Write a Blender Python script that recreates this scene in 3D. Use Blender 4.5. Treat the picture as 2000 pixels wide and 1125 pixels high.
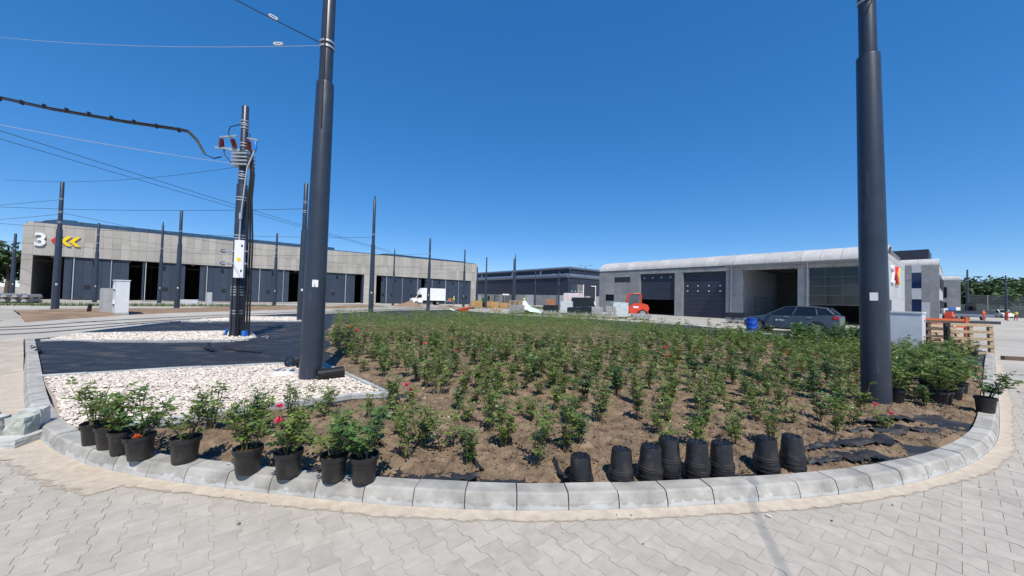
import bpy, math, random
import numpy as np
from mathutils import Vector, Matrix

S = bpy.context.scene
COL = S.collection
for o in list(bpy.data.objects):
    bpy.data.objects.remove(o)
R = math.radians
rnd = random.Random(11)

# ---------------------------------------------------------------- camera, sky, sun, exposure
cam_d = bpy.data.cameras.new('camera')
cam = bpy.data.objects.new('camera', cam_d); COL.objects.link(cam)
cam_d.sensor_width = 36.0
cam_d.lens = 720.0 / 2000.0 * 36.0
cam_d.clip_start = 0.05; cam_d.clip_end = 3000
pitch = math.atan(20.5 / 720.0); roll = 0.0256
fw = Vector((0, math.cos(pitch), math.sin(pitch))); up0 = Vector((0, -math.sin(pitch), math.cos(pitch))); r0 = Vector((1, 0, 0))
rt = r0 * math.cos(roll) + up0 * math.sin(roll); up = up0 * math.cos(roll) - r0 * math.sin(roll)
cam.matrix_world = Matrix(((rt.x, up.x, -fw.x, 0), (rt.y, up.y, -fw.y, 0), (rt.z, up.z, -fw.z, 1.55), (0, 0, 0, 1)))
S.camera = cam

SUN_AZ, SUN_EL = 164.0, 57.0           # clockwise from +Y
sd = Vector((math.sin(R(SUN_AZ)) * math.cos(R(SUN_EL)), math.cos(R(SUN_AZ)) * math.cos(R(SUN_EL)), math.sin(R(SUN_EL))))
w = bpy.data.worlds.new('World'); S.world = w; w.use_nodes = True
nt = w.node_tree; nt.nodes.clear()
sky = nt.nodes.new('ShaderNodeTexSky'); sky.sky_type = 'NISHITA'; sky.sun_disc = False
sky.sun_elevation = R(SUN_EL); sky.sun_rotation = R(SUN_AZ)
sky.altitude = 3000; sky.air_density = 1.0; sky.dust_density = 0.0; sky.ozone_density = 6.0
bg = nt.nodes.new('ShaderNodeBackground'); bg.inputs['Strength'].default_value = 0.148
wo = nt.nodes.new('ShaderNodeOutputWorld')
hsv = nt.nodes.new('ShaderNodeHueSaturation'); hsv.inputs['Hue'].default_value = 0.508; hsv.inputs['Saturation'].default_value = 1.64; hsv.inputs['Value'].default_value = 1.62; gm = nt.nodes.new('ShaderNodeGamma'); gm.inputs[1].default_value = 0.58
nt.links.new(sky.outputs[0], gm.inputs[0]); nt.links.new(gm.outputs[0], hsv.inputs['Color']); nt.links.new(hsv.outputs[0], bg.inputs[0]); nt.links.new(bg.outputs[0], wo.inputs[0])
sl = bpy.data.lights.new('sun', 'SUN'); sl.energy = 4.2; sl.angle = R(0.53); sl.color = (1.0, 0.945, 0.86)
so = bpy.data.objects.new('sun', sl); COL.objects.link(so)
so.rotation_euler = sd.to_track_quat('Z', 'Y').to_euler(); so.location = sd * 50
S.view_settings.view_transform = 'Standard'; S.view_settings.look = 'None'
S.view_settings.exposure = 0.36; S.view_settings.gamma = 1.0; S.view_settings.use_curve_mapping = False

# ---------------------------------------------------------------- materials
MATS = {}
def mat(name, col, rough=0.75, var=0.12, scale=4.0, bump=0.0, bscale=40.0, metal=0.0, orand=0.0, island=0.0,
        spec=0.4, col2=None, trans=0.0, alpha=1.0, detail=6.0, stain=0.0, stretch=None, huevar=0.0):
    if name in MATS: return MATS[name]
    m = bpy.data.materials.new(name); m.use_nodes = True; MATS[name] = m
    t = m.node_tree; N = t.nodes; L = t.links
    b = N['Principled BSDF']
    b.inputs['Roughness'].default_value = rough; b.inputs['Metallic'].default_value = metal
    b.inputs['Specular IOR Level'].default_value = spec
    tc = N.new('ShaderNodeTexCoord'); oi0 = N.new('ShaderNodeObjectInfo'); va = N.new('ShaderNodeVectorMath'); va.operation = 'MULTIPLY_ADD'
    L.new(oi0.outputs['Location'], va.inputs[0]); va.inputs[1].default_value = (1.37, 1.61, 1.13); L.new(tc.outputs['Object'], va.inputs[2]); src = va.outputs[0]; src0 = src
    if stretch:
        mp = N.new('ShaderNodeMapping'); mp.inputs['Scale'].default_value = stretch
        L.new(src, mp.inputs[0]); src = mp.outputs[0]
    n = N.new('ShaderNodeTexNoise'); n.inputs['Scale'].default_value = scale; n.inputs['Detail'].default_value = detail
    n.inputs['Roughness'].default_value = 0.6
    L.new(src, n.inputs['Vector'])
    mix = N.new('ShaderNodeMix'); mix.data_type = 'RGBA'
    c2 = col2 if col2 else tuple(max(0, c * (1 - 2 * var)) for c in col)
    c1 = tuple(c * (1 + var) for c in col) if not col2 else col
    mix.inputs[6].default_value = (*c1, 1); mix.inputs[7].default_value = (*c2, 1)
    mr = N.new('ShaderNodeMapRange'); mr.inputs[1].default_value = 0.3; mr.inputs[2].default_value = 0.7
    L.new(n.outputs['Fac'], mr.inputs[0]); L.new(mr.outputs[0], mix.inputs[0])
    out = mix.outputs[2]
    if orand or island:
        g = N.new('ShaderNodeNewGeometry'); oi = N.new('ShaderNodeObjectInfo')
        a = N.new('ShaderNodeMath'); a.operation = 'MULTIPLY_ADD'
        L.new(oi.outputs['Random'], a.inputs[0]); a.inputs[1].default_value = orand; a.inputs[2].default_value = 1 - orand / 2
        bb = N.new('ShaderNodeMath'); bb.operation = 'MULTIPLY_ADD'
        L.new(g.outputs['Random Per Island'], bb.inputs[0]); bb.inputs[1].default_value = island; bb.inputs[2].default_value = 1 - island / 2
        mu = N.new('ShaderNodeMath'); mu.operation = 'MULTIPLY'; L.new(a.outputs[0], mu.inputs[0]); L.new(bb.outputs[0], mu.inputs[1])
        hs = N.new('ShaderNodeHueSaturation'); L.new(out, hs.inputs['Color']); L.new(mu.outputs[0], hs.inputs['Value'])
        if huevar:
            h = N.new('ShaderNodeMath'); h.operation = 'MULTIPLY_ADD'
            wn = N.new('ShaderNodeTexWhiteNoise'); wn.noise_dimensions = '1D'
            L.new(g.outputs['Random Per Island'], wn.inputs['W'])
            L.new(wn.outputs['Value'], h.inputs[0]); h.inputs[1].default_value = huevar; h.inputs[2].default_value = 0.5 - huevar / 2
            L.new(h.outputs[0], hs.inputs['Hue'])
        out = hs.outputs[0]
    if stain:
        n2 = N.new('ShaderNodeTexNoise'); n2.inputs['Scale'].default_value = scale * 0.23; n2.inputs['Detail'].default_value = 8
        L.new(src0, n2.inputs['Vector'])
        r2 = N.new('ShaderNodeMapRange'); r2.inputs[1].default_value = 0.45; r2.inputs[2].default_value = 0.75
        r2.inputs[3].default_value = 1.0; r2.inputs[4].default_value = 1.0 - stain
        L.new(n2.outputs['Fac'], r2.inputs[0])
        hs2 = N.new('ShaderNodeHueSaturation'); L.new(out, hs2.inputs['Color']); L.new(r2.outputs[0], hs2.inputs['Value']); out = hs2.outputs[0]
    L.new(out, b.inputs['Base Color'])
    if bump:
        n3 = N.new('ShaderNodeTexNoise'); n3.inputs['Scale'].default_value = bscale; n3.inputs['Detail'].default_value = 5
        L.new(src, n3.inputs['Vector'])
        bp = N.new('ShaderNodeBump'); bp.inputs['Strength'].default_value = bump; bp.inputs['Distance'].default_value = 0.02
        L.new(n3.outputs['Fac'], bp.inputs['Height']); L.new(bp.outputs[0], b.inputs['Normal'])
    if trans:
        tr = N.new('ShaderNodeBsdfTranslucent'); L.new(out, tr.inputs[0])
        ms = N.new('ShaderNodeMixShader'); ms.inputs[0].default_value = trans
        L.new(b.outputs[0], ms.inputs[1]); L.new(tr.outputs[0], ms.inputs[2])
        L.new(ms.outputs[0], N['Material Output'].inputs[0])
    if alpha < 1: b.inputs['Alpha'].default_value = alpha
    return m

M_paver = mat('paver_concrete', (0.425, 0.388, 0.330), 0.88, 0.07, 9, 0.2, 120, orand=0.09, island=0.09, stain=0.16)
M_sandjoint = mat('joint_sand', (0.45, 0.385, 0.305), 0.95, 0.12, 20, 0.2, 150)
M_sand = mat('sand', (0.485, 0.415, 0.33), 0.95, 0.10, 12, 0.35, 90)
M_yard = mat('yard_concrete', (0.43, 0.40, 0.345), 0.9, 0.10, 0.35, 0.15, 30, stain=0.22)
M_ground = mat('ground_sand', (0.40, 0.36, 0.29), 0.95, 0.18, 0.08, 0.2, 8, stain=0.2)
M_kerb = mat('kerb_concrete', (0.395, 0.378, 0.342), 0.85, 0.12, 6, 0.2, 90, orand=0.10, stain=0.22)
M_edge = mat('edging_concrete', (0.38, 0.39, 0.385), 0.85, 0.12, 6, 0.2, 90, orand=0.10, stain=0.2)
M_soil = mat('bed_soil', (0.245, 0.178, 0.120), 0.97, 0.28, 7, 1.0, 70, spec=0.1, stain=0.2)
M_mound = mat('mound_soil', (0.27, 0.19, 0.125), 0.97, 0.2, 0.8, 0.8, 9, spec=0.15)
M_fabric = mat('weed_fabric', (0.020, 0.022, 0.027), 0.62, 0.25, 3, 0.35, 22, spec=0.45, stain=0.0)
def dusty(m, dust, lo, hi, st, sc):
    t = m.node_tree; N = t.nodes; L = t.links; b = N['Principled BSDF']; src = b.inputs['Base Color'].links[0].from_socket
    tc = N.new('ShaderNodeTexCoord'); mp = N.new('ShaderNodeMapping'); mp.inputs['Scale'].default_value = st; L.new(tc.outputs['Object'], mp.inputs[0])
    n = N.new('ShaderNodeTexNoise'); n.inputs['Scale'].default_value = sc; n.inputs['Detail'].default_value = 9; n.inputs['Roughness'].default_value = .65; L.new(mp.outputs[0], n.inputs['Vector'])
    r = N.new('ShaderNodeMapRange'); r.inputs[1].default_value = lo; r.inputs[2].default_value = hi; r.inputs[4].default_value = .75; L.new(n.outputs['Fac'], r.inputs[0])
    mx = N.new('ShaderNodeMix'); mx.data_type = 'RGBA'; L.new(r.outputs[0], mx.inputs[0]); L.new(src, mx.inputs[6]); mx.inputs[7].default_value = (*dust, 1); L.new(mx.outputs[2], b.inputs['Base Color'])
dusty(M_fabric, (.20,.155,.115), .53, .80, (.7,2.2,1), 1.3)
M_pebble = mat('pebble', (0.62, 0.545, 0.465), 0.8, 0.10, 20, 0.15, 80, island=0.62, huevar=0.03)
M_pebbase = mat('pebble_bed', (0.42, 0.35, 0.29), 0.9, 0.2, 40, 0.6, 70)
M_pole = mat('pole_paint', (0.030, 0.040, 0.058), 0.38, 0.10, 3, 0.05, 60, spec=0.5)
dusty(M_pole, (.16,.17,.18), .60, .86, (5,5,.5), 2.2)
M_galv = mat('galvanised_steel', (0.50, 0.51, 0.52), 0.45, 0.1, 20, metal=0.6)
M_black = mat('black_rubber', (0.014, 0.014, 0.016), 0.6, 0.1, 10)
M_wire = mat('wire_black', (0.018, 0.018, 0.02), 0.6, 0.1, 10)
M_wirel = mat('wire_light', (0.42, 0.43, 0.44), 0.5, 0.1, 10)
M_pot = mat('pot_plastic', (0.013, 0.0135, 0.016), 0.45, 0.25, 9, 0.08, 50, spec=0.5, orand=0.3, stain=-0.5)
dusty(M_pot, (.085,.075,.062), .50, .85, (1,1,1), 9)
M_potsoil = mat('pot_soil', (0.085, 0.055, 0.038), 0.97, 0.3, 40, 0.9, 80, spec=0.1)
M_leaf = mat('rose_leaf', (0.160, 0.230, 0.048), 0.38, 0.12, 6, island=0.7, orand=0.25, huevar=0.045, trans=0.36, spec=0.5)
M_leafd = mat('dark_leaf', (0.072, 0.150, 0.034), 0.42, 0.15, 6, island=0.7, orand=0.2, huevar=0.04, trans=0.2, spec=0.5)
M_leafl = mat('light_leaf', (0.185, 0.250, 0.066), 0.45, 0.12, 6, island=0.65, orand=0.2, huevar=0.045, trans=0.36)
M_stem = mat('rose_stem', (0.10, 0.12, 0.045), 0.6, 0.25, 20, col2=(0.16, 0.09, 0.05))
M_flower = mat('rose_petal', (0.78, 0.045, 0.13), 0.5, 0.2, 20, island=0.3, trans=0.2)
M_flowero = mat('rose_petal_orange', (0.80, 0.16, 0.03), 0.5, 0.2, 20, trans=0.2)
M_conc = mat('facade_concrete', (0.395, 0.370, 0.328), 0.85, 0.05, 1.6, 0.12, 25, orand=0.24, stain=0.08)
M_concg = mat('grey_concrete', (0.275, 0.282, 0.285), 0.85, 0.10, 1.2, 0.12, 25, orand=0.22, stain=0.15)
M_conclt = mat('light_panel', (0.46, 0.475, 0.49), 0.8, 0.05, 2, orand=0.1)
M_core = mat('wall_core', (0.20, 0.195, 0.185), 0.9, 0.1, 2)
M_door = mat('door_blue', (0.037, 0.052, 0.080), 0.5, 0.08, 1.5, orand=0.22, spec=0.4)
M_navy = mat('navy_cladding', (0.030, 0.036, 0.055), 0.5, 0.10, 0.7, orand=0.1, spec=0.4)
M_navyl = mat('navy_bullnose', (0.20, 0.235, 0.29), 0.30, 0.08, 2, metal=0.4)
M_dark = mat('dark_interior', (0.035, 0.036, 0.04), 0.9, 0.1, 2)
M_rooflt = mat('roof_light', (0.035, 0.085, 0.15), 0.35, 0.12, 1.2, spec=0.5)
M_roofz = mat('roof_shell', (0.47, 0.465, 0.45), 0.7, 0.08, 1.4, 0.05, 20, orand=0.14, stain=0.15)
M_roofflat = mat('roof_membrane', (0.16, 0.16, 0.165), 0.9, 0.1, 1)
M_glass = mat('window_glass', (0.010, 0.013, 0.018), 0.08, 0.1, 2, spec=0.6)
M_blueglass = mat('blue_window', (0.010, 0.028, 0.085), 0.1, 0.1, 0.7, spec=0.6)
M_white = mat('white_paint', (0.78, 0.78, 0.77), 0.45, 0.04, 3)
M_offwhite = mat('cabinet_white', (0.66, 0.67, 0.68), 0.5, 0.05, 3)
M_grey = mat('cabinet_grey', (0.40, 0.41, 0.41), 0.55, 0.07, 3)
M_red = mat('sign_red', (0.65, 0.02, 0.03), 0.4, 0.06, 3)
M_yellow = mat('sign_yellow', (0.85, 0.60, 0.01), 0.4, 0.06, 3)
M_vred = mat('vehicle_red', (0.64, 0.068, 0.028), 0.35, 0.06, 3, spec=0.5)
M_car = mat('car_paint', (0.075, 0.088, 0.115), 0.28, 0.05, 3, metal=0.35, spec=0.6)
M_tyre = mat('tyre', (0.017, 0.017, 0.018), 0.8, 0.15, 20)
M_rim = mat('wheel_rim', (0.55, 0.56, 0.57), 0.3, 0.05, 5, metal=0.7)
M_taill = mat('tail_light', (0.42, 0.012, 0.015), 0.2, 0.05, 4)
M_headl = mat('head_light', (0.62, 0.66, 0.70), 0.15, 0.05, 4)
M_bluep = mat('barrel_blue', (0.012, 0.075, 0.42), 0.35, 0.08, 4, spec=0.5)
M_wood = mat('pale_wood', (0.43, 0.31, 0.19), 0.8, 0.18, 7, 0.2, 40, orand=0.25, stretch=(1, 1, 6))
M_wooddk = mat('old_and_shaded_wood', (0.15, 0.105, 0.075), 0.85, 0.2, 7, 0.2, 40, orand=0.25)
M_woodor = mat('crate_wood', (0.48, 0.27, 0.11), 0.8, 0.15, 7, orand=0.2)
M_block = mat('concrete_block', (0.37, 0.37, 0.36), 0.9, 0.1, 5, 0.2, 40, orand=0.22)
M_brick = mat('clay_brick', (0.42, 0.20, 0.10), 0.9, 0.15, 6, orand=0.25)
M_tarp = mat('black_film', (0.012, 0.012, 0.013), 0.35, 0.2, 4, 0.4, 14, spec=0.6)
M_film = mat('clear_film', (0.55, 0.60, 0.60), 0.25, 0.12, 5, 0.5, 12, spec=0.6)
M_mint = mat('mint_film', (0.55, 0.70, 0.62), 0.4, 0.1, 4, 0.4, 9)
M_pink = mat('printed_film', (0.60, 0.40, 0.36), 0.35, 0.3, 5, col2=(0.72, 0.70, 0.70))
M_orange = mat('barrier_orange', (0.62, 0.13, 0.035), 0.5, 0.1, 5)
M_hivis = mat('hivis_yellow', (0.68, 0.78, 0.03), 0.7, 0.08, 10)
M_hivor = mat('hivis_orange', (0.85, 0.17, 0.03), 0.7, 0.08, 10)
M_skin = mat('skin', (0.48, 0.29, 0.20), 0.6, 0.05, 10)
M_cloth = mat('dark_cloth', (0.05, 0.055, 0.07), 0.85, 0.15, 12)
M_brownc = mat('worker_shorts', (0.22, 0.12, 0.08), 0.85, 0.15, 12)
M_cyan = mat('blue_plastic', (0.02, 0.16, 0.55), 0.4, 0.08, 6)
M_ceram = mat('insulator_brown', (0.19, 0.035, 0.022), 0.3, 0.1, 10, spec=0.6)
M_bark = mat('bark', (0.10, 0.075, 0.055), 0.9, 0.25, 6, 0.4, 20)
M_tree = mat('tree_leaf', (0.050, 0.095, 0.028), 0.55, 0.2, 0.3, island=0.8, orand=0.25, huevar=0.04, trans=0.2)
M_grass = mat('weeds', (0.10, 0.14, 0.045), 0.7, 0.2, 3, island=0.6, huevar=0.05)
M_fence = mat('fence_wire', (0.20, 0.22, 0.23), 0.6, 0.1, 5)
M_asph = mat('rail_groove', (0.10, 0.095, 0.09), 0.7, 0.15, 6)
M_corr = mat('corrugated_pipe', (0.016, 0.016, 0.018), 0.4, 0.1, 10, spec=0.5)
M_sack = mat('sack', (0.58, 0.57, 0.55), 0.6, 0.10, 8, 0.3, 20)
M_sackst = mat('sack_stripe', (0.14, 0.19, 0.24), 0.6, 0.1, 8)
M_green = mat('green_machine', (0.06, 0.36, 0.07), 0.45, 0.1, 6)
M_stone = mat('split_stone', (0.50, 0.50, 0.47), 0.85, 0.12, 5, 0.5, 18, stain=0.2)
M_stoneg = mat('split_stone_mossy', (0.43, 0.45, 0.39), 0.85, 0.15, 5, 0.5, 18)

# ---------------------------------------------------------------- mesh helpers
class MB:
    def __init__(s): s.v = []; s.f = []; s.m = []
    def add(s, vs, fs, mi=0):
        o = len(s.v); s.v += [tuple(map(float, p)) for p in vs]; s.f += [tuple(i + o for i in f) for f in fs]; s.m += [mi] * len(fs); return s
    def box(s, x0, y0, z0, x1, y1, z1, mi=0):
        return s.add([(x0,y0,z0),(x1,y0,z0),(x1,y1,z0),(x0,y1,z0),(x0,y0,z1),(x1,y0,z1),(x1,y1,z1),(x0,y1,z1)],
                     [(3,2,1,0),(4,5,6,7),(0,1,5,4),(1,2,6,5),(2,3,7,6),(3,0,4,7)], mi)
    def obox(s, c, sz, rz=0, mi=0, rx=0, ry=0):
        m = Matrix.Translation(c) @ Matrix.Rotation(rz, 4, 'Z') @ Matrix.Rotation(ry, 4, 'Y') @ Matrix.Rotation(rx, 4, 'X')
        h = [q / 2 for q in sz]; o = len(s.v)
        vs = [m @ Vector((a*h[0], b*h[1], c_*h[2])) for c_ in (-1,1) for a, b in ((-1,-1),(1,-1),(1,1),(-1,1))]
        return s.add(vs, [(3,2,1,0),(4,5,6,7),(0,1,5,4),(1,2,6,5),(2,3,7,6),(3,0,4,7)], mi)
    def tube(s, pts, r, n=8, cap=True, mi=0):
        P = [Vector(p) for p in pts]; k = len(P); rr = r if isinstance(r, (list, tuple)) else [r] * k
        vs = []; prev = None
        for i, p in enumerate(P):
            d = (P[min(i+1, k-1)] - P[max(i-1, 0)]).normalized()
            if prev is None:
                a = Vector((0,0,1)) if abs(d.z) < 0.9 else Vector((1,0,0))
                e1 = d.cross(a).normalized()
            else:
                e1 = (prev - d * prev.dot(d)).normalized()
            prev = e1; e2 = d.cross(e1)
            for j in range(n):
                t = 2*math.pi*j/n; vs.append(p + (e1*math.cos(t) + e2*math.sin(t)) * rr[i])
        fs = [(i*n+j, i*n+(j+1)%n, (i+1)*n+(j+1)%n, (i+1)*n+j) for i in range(k-1) for j in range(n)]
        if cap: fs += [tuple(range(n-1,-1,-1)), tuple(range((k-1)*n, k*n))]
        return s.add(vs, fs, mi)
    def lathe(s, prof, n=16, c=(0,0,0), mi=0, cap=True):
        vs = [(c[0]+r*math.cos(2*math.pi*j/n), c[1]+r*math.sin(2*math.pi*j/n), c[2]+z) for r, z in prof for j in range(n)]
        k = len(prof)
        fs = [(i*n+j, i*n+(j+1)%n, (i+1)*n+(j+1)%n, (i+1)*n+j) for i in range(k-1) for j in range(n)]
        if cap: fs += [tuple(range(n-1,-1,-1)), tuple(range((k-1)*n, k*n))]
        return s.add(vs, fs, mi)
    def prism(s, poly, a0, a1, axis='z', mi=0):
        n = len(poly)
        def pt(p, h): return {'z':(p[0],p[1],h),'y':(p[0],h,p[1]),'x':(h,p[0],p[1])}[axis]
        vs = [pt(p,a0) for p in poly] + [pt(p,a1) for p in poly]
        fs = [tuple(range(n-1,-1,-1)), tuple(range(n,2*n))] + [(i,(i+1)%n,n+(i+1)%n,n+i) for i in range(n)]
        return s.add(vs, fs, mi)
    def mesh(s, name, mats, smooth=None):
        me = bpy.data.meshes.new(name); me.from_pydata(s.v, [], s.f); me.update()
        if not isinstance(mats, (list, tuple)): mats = [mats]
        for m in mats: me.materials.append(m)
        if len(mats) > 1: me.polygons.foreach_set('material_index', s.m)
        if smooth is not None:
            me.polygons.foreach_set('use_smooth', [True]*len(me.polygons)); me.set_sharp_from_angle(angle=R(smooth))
        return me
    def build(s, name, mats, parent=None, loc=(0,0,0), rz=0.0, smooth=None):
        return link(name, s.mesh(name, mats, smooth), parent, loc, rz)

def link(name, data, parent=None, loc=(0,0,0), rz=0.0, rot=None, scale=None):
    o = bpy.data.objects.new(name, data); COL.objects.link(o)
    o.parent = parent; o.location = loc; o.rotation_euler = rot if rot else (0, 0, rz)
    if scale is not None: o.scale = (scale,)*3 if isinstance(scale, (int, float)) else scale
    return o
def tag(o, label, cat, group=None):
    o['label'] = label; o['category'] = cat
    if group: o['group'] = group
    return o
def thing(name, label, cat, loc=(0,0,0), rz=0.0, group=None):
    return tag(link(name, None, None, loc, rz), label, cat, group)
def struct(o): o['kind'] = 'structure'; return o
def stuff(o): o['kind'] = 'stuff'; return o
def copy_tree(o, parent=None):
    c = o.copy(); COL.objects.link(c); c.parent = parent
    for ch in o.children: copy_tree(ch, c)
    return c
GA = math.atan2(.635, .772); CA, SA = math.cos(GA), math.sin(GA)
def XY(u, w_): return (u*CA - w_*SA, u*SA + w_*CA)

# vectorised value noise
_pr = np.random.RandomState(5); _tab = _pr.rand(256, 256)
def vnoise(x, y):
    xi = np.floor(x).astype(int); yi = np.floor(y).astype(int); fx = x - xi; fy = y - yi
    fx = fx*fx*(3-2*fx); fy = fy*fy*(3-2*fy)
    g = lambda a, b: _tab[a % 256, b % 256]
    return (g(xi,yi)*(1-fx)+g(xi+1,yi)*fx)*(1-fy) + (g(xi,yi+1)*(1-fx)+g(xi+1,yi+1)*fx)*fy - 0.5
def fbm(x, y, o=4):
    s = 0; a = 1
    for k in range(o): s = s + a*vnoise(x*2**k + 17*k, y*2**k + 31*k); a *= .5
    return s
def sdist(X, Y, poly):
    "signed distance, positive inside"
    P = np.array(poly); d = np.full(X.shape, 1e9); ins = np.zeros(X.shape, bool)
    for i in range(len(P)):
        a = P[i]; b = P[(i+1) % len(P)]; e = b - a
        t = np.clip(((X-a[0])*e[0] + (Y-a[1])*e[1]) / (e@e + 1e-12), 0, 1)
        d = np.minimum(d, np.hypot(X-a[0]-t*e[0], Y-a[1]-t*e[1]))
        c = ((a[1] > Y) != (b[1] > Y)) & (X < (b[0]-a[0])*(Y-a[1])/(b[1]-a[1]+1e-12) + a[0])
        ins ^= c
    return np.where(ins, d, -d)
def field(name, poly, zfun, material, ns, nt_, yr, tr, margin=0.0):
    s = np.linspace(0, 1, ns); t = np.linspace(tr[0], tr[1], nt_)
    Y = (yr[0]*(yr[1]/yr[0])**s)[:, None] * np.ones(nt_)[None, :]; X = Y*t[None, :]
    d = sdist(X, Y, poly); Z = zfun(X, Y, d)
    keep = d > -margin
    fk = keep[:-1,:-1] & keep[1:,:-1] & keep[:-1,1:] & keep[1:,1:]
    idx = np.arange(ns*nt_).reshape(ns, nt_)
    F = np.stack([idx[:-1,:-1], idx[:-1,1:], idx[1:,1:], idx[1:,:-1]], -1)[fk]
    used = np.unique(F); rem = -np.ones(ns*nt_, int); rem[used] = np.arange(len(used))
    V = np.stack([X, Y, Z], -1).reshape(-1, 3)[used]
    me = bpy.data.meshes.new(name); me.from_pydata(V.tolist(), [], rem[F].tolist()); me.update()
    me.polygons.foreach_set('use_smooth', [True]*len(me.polygons)); me.materials.append(material)
    return link(name, me)

def resample(pts, step):
    P = [Vector(p) for p in pts]; out = [P[0].copy()]; acc = 0
    for a, b in zip(P, P[1:]):
        d = (b-a).length; t = step - acc
        while t <= d: out.append(a + (b-a)*(t/d)); t += step
        acc = (acc + d) % step
    return out
def smooth_line(pts, it=3):
    for _ in range(it):
        q = [pts[0]]
        for a, b in zip(pts, pts[1:]):
            q += [(a[0]*.75+b[0]*.25, a[1]*.75+b[1]*.25), (a[0]*.25+b[0]*.75, a[1]*.25+b[1]*.75)]
        pts = q + [pts[-1]]
    return pts

# ================================================================ GROUND
g = MB(); g.add([(-900,-300,-.05),(900,-300,-.05),(900,1500,-.05),(-900,1500,-.05)], [(0,1,2,3)])
struct(g.build('ground', M_ground))
g = MB(); n = 24
vs = [(-110+i*(260/n), -8+j*(150/n), -.022) for j in range(n+1) for i in range(n+1)]
g.add(vs, [(j*(n+1)+i, j*(n+1)+i+1, (j+1)*(n+1)+i+1, (j+1)*(n+1)+i) for j in range(n) for i in range(n)])
struct(g.build('yard', M_yard))
# slab joints of the yard on the right
jm = MB()
for k in range(7):
    a = XY(12+k*6, -4); b = XY(12+k*6, -16)
    jm.tube([(a[0],a[1],-.021),(b[0],b[1],-.021)], .012, 4)
for k in range(3):
    a = XY(10, -6-k*4); b = XY(60, -6-k*4)
    jm.tube([(a[0],a[1],-.021),(b[0],b[1],-.021)], .012, 4)
struct(jm.build('slab_joints', M_asph))

# kerb line (outer foot of the stones)
KO = [(-13.62,10.35),(-11.3,8.6),(-9.2,7.02),(-7.2,5.5),(-5.75,4.42),(-4.85,3.82),(-4.15,3.44),(-3.56,3.2),(-2.83,3.02),(-2.1,2.90),(-1.32,2.79),(-.55,2.72),
      (.21,2.71),(.98,2.78),(1.72,2.88),(2.46,3.0),(3.15,3.16),(3.9,3.4),(4.55,3.68),(5.15,4.0),(5.75,4.37),(6.5,4.92),(7.74,5.86),(10.2,7.75),(13.5,10.3),(17.7,13.5)]
KOs = resample(smooth_line(KO, 2), 0.382)
def offset(line, d):
    o = []
    for i, p in enumerate(line):
        t = (line[min(i+1,len(line)-1)] - line[max(i-1,0)]).normalized(); o.append(Vector((p.x - t.y*d, p.y + t.x*d)))
    return o
KIs = offset(KOs, 0.185)
kerb_poly = [(p.x, p.y) for p in KIs]
FAR = [(17.7,13.9),(15.25,20.7),(12.9,22.4),(12.3,24.3),(10,26.5),(7.4,29),(1.85,32.2),(-.4,35),(-4,39.4),(-7,44.3),(-9.7,40),(-12,36.4),(-14,27.6),(-15.65,26.6),(-15.7,22.6),(-15.9,18.7),(-15.07,16.3),(-14.1,12.9),(-13.8,11.7)]
ISLAND = kerb_poly + FAR
ISL_C = kerb_poly[::4] + [kerb_poly[-1]] + FAR[::3]

def kerb_marks(m):
    t = m.node_tree; N = t.nodes; L = t.links; b = N['Principled BSDF']; src = b.inputs['Base Color'].links[0].from_socket
    tc = N.new('ShaderNodeTexCoord'); oi = N.new('ShaderNodeObjectInfo'); sx = N.new('ShaderNodeSeparateXYZ'); L.new(tc.outputs['Object'], sx.inputs[0])
    ad = N.new('ShaderNodeVectorMath'); ad.operation = 'ADD'; L.new(tc.outputs['Object'], ad.inputs[0]); L.new(oi.outputs['Location'], ad.inputs[1])
    n = N.new('ShaderNodeTexNoise'); n.inputs['Scale'].default_value = 14; n.inputs['Detail'].default_value = 4; L.new(ad.outputs[0], n.inputs['Vector'])
    a = N.new('ShaderNodeMath'); a.operation = 'MULTIPLY_ADD'; L.new(n.outputs['Fac'], a.inputs[0]); a.inputs[1].default_value = -.13; L.new(sx.outputs['Z'], a.inputs[2])
    r = N.new('ShaderNodeMapRange'); r.inputs[1].default_value = -.012; r.inputs[2].default_value = -.028; L.new(a.outputs[0], r.inputs[0])
    mx = N.new('ShaderNodeMix'); mx.data_type = 'RGBA'; L.new(r.outputs[0], mx.inputs[0]); L.new(src, mx.inputs[6]); mx.inputs[7].default_value = (.46,.46,.44,1)
    n2 = N.new('ShaderNodeTexNoise'); n2.inputs['Scale'].default_value = 5; n2.inputs['Detail'].default_value = 7; L.new(ad.outputs[0], n2.inputs['Vector'])
    r2 = N.new('ShaderNodeMapRange'); r2.inputs[1].default_value = .40; r2.inputs[2].default_value = .72; r2.inputs[3].default_value = 1.08; r2.inputs[4].default_value = .72; L.new(n2.outputs['Fac'], r2.inputs[0])
    h = N.new('ShaderNodeHueSaturation'); L.new(mx.outputs[2], h.inputs['Color']); L.new(r2.outputs[0], h.inputs['Value']); L.new(h.outputs[0], b.inputs['Base Color'])
kerb_marks(M_kerb)
kerb = struct(link('kerb', None))
prof = [(0.0,-.03),(.012,.055),(.035,.112),(.055,.122),(.185,.122),(.185,-.03)]   # inwards from the foot, height
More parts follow.
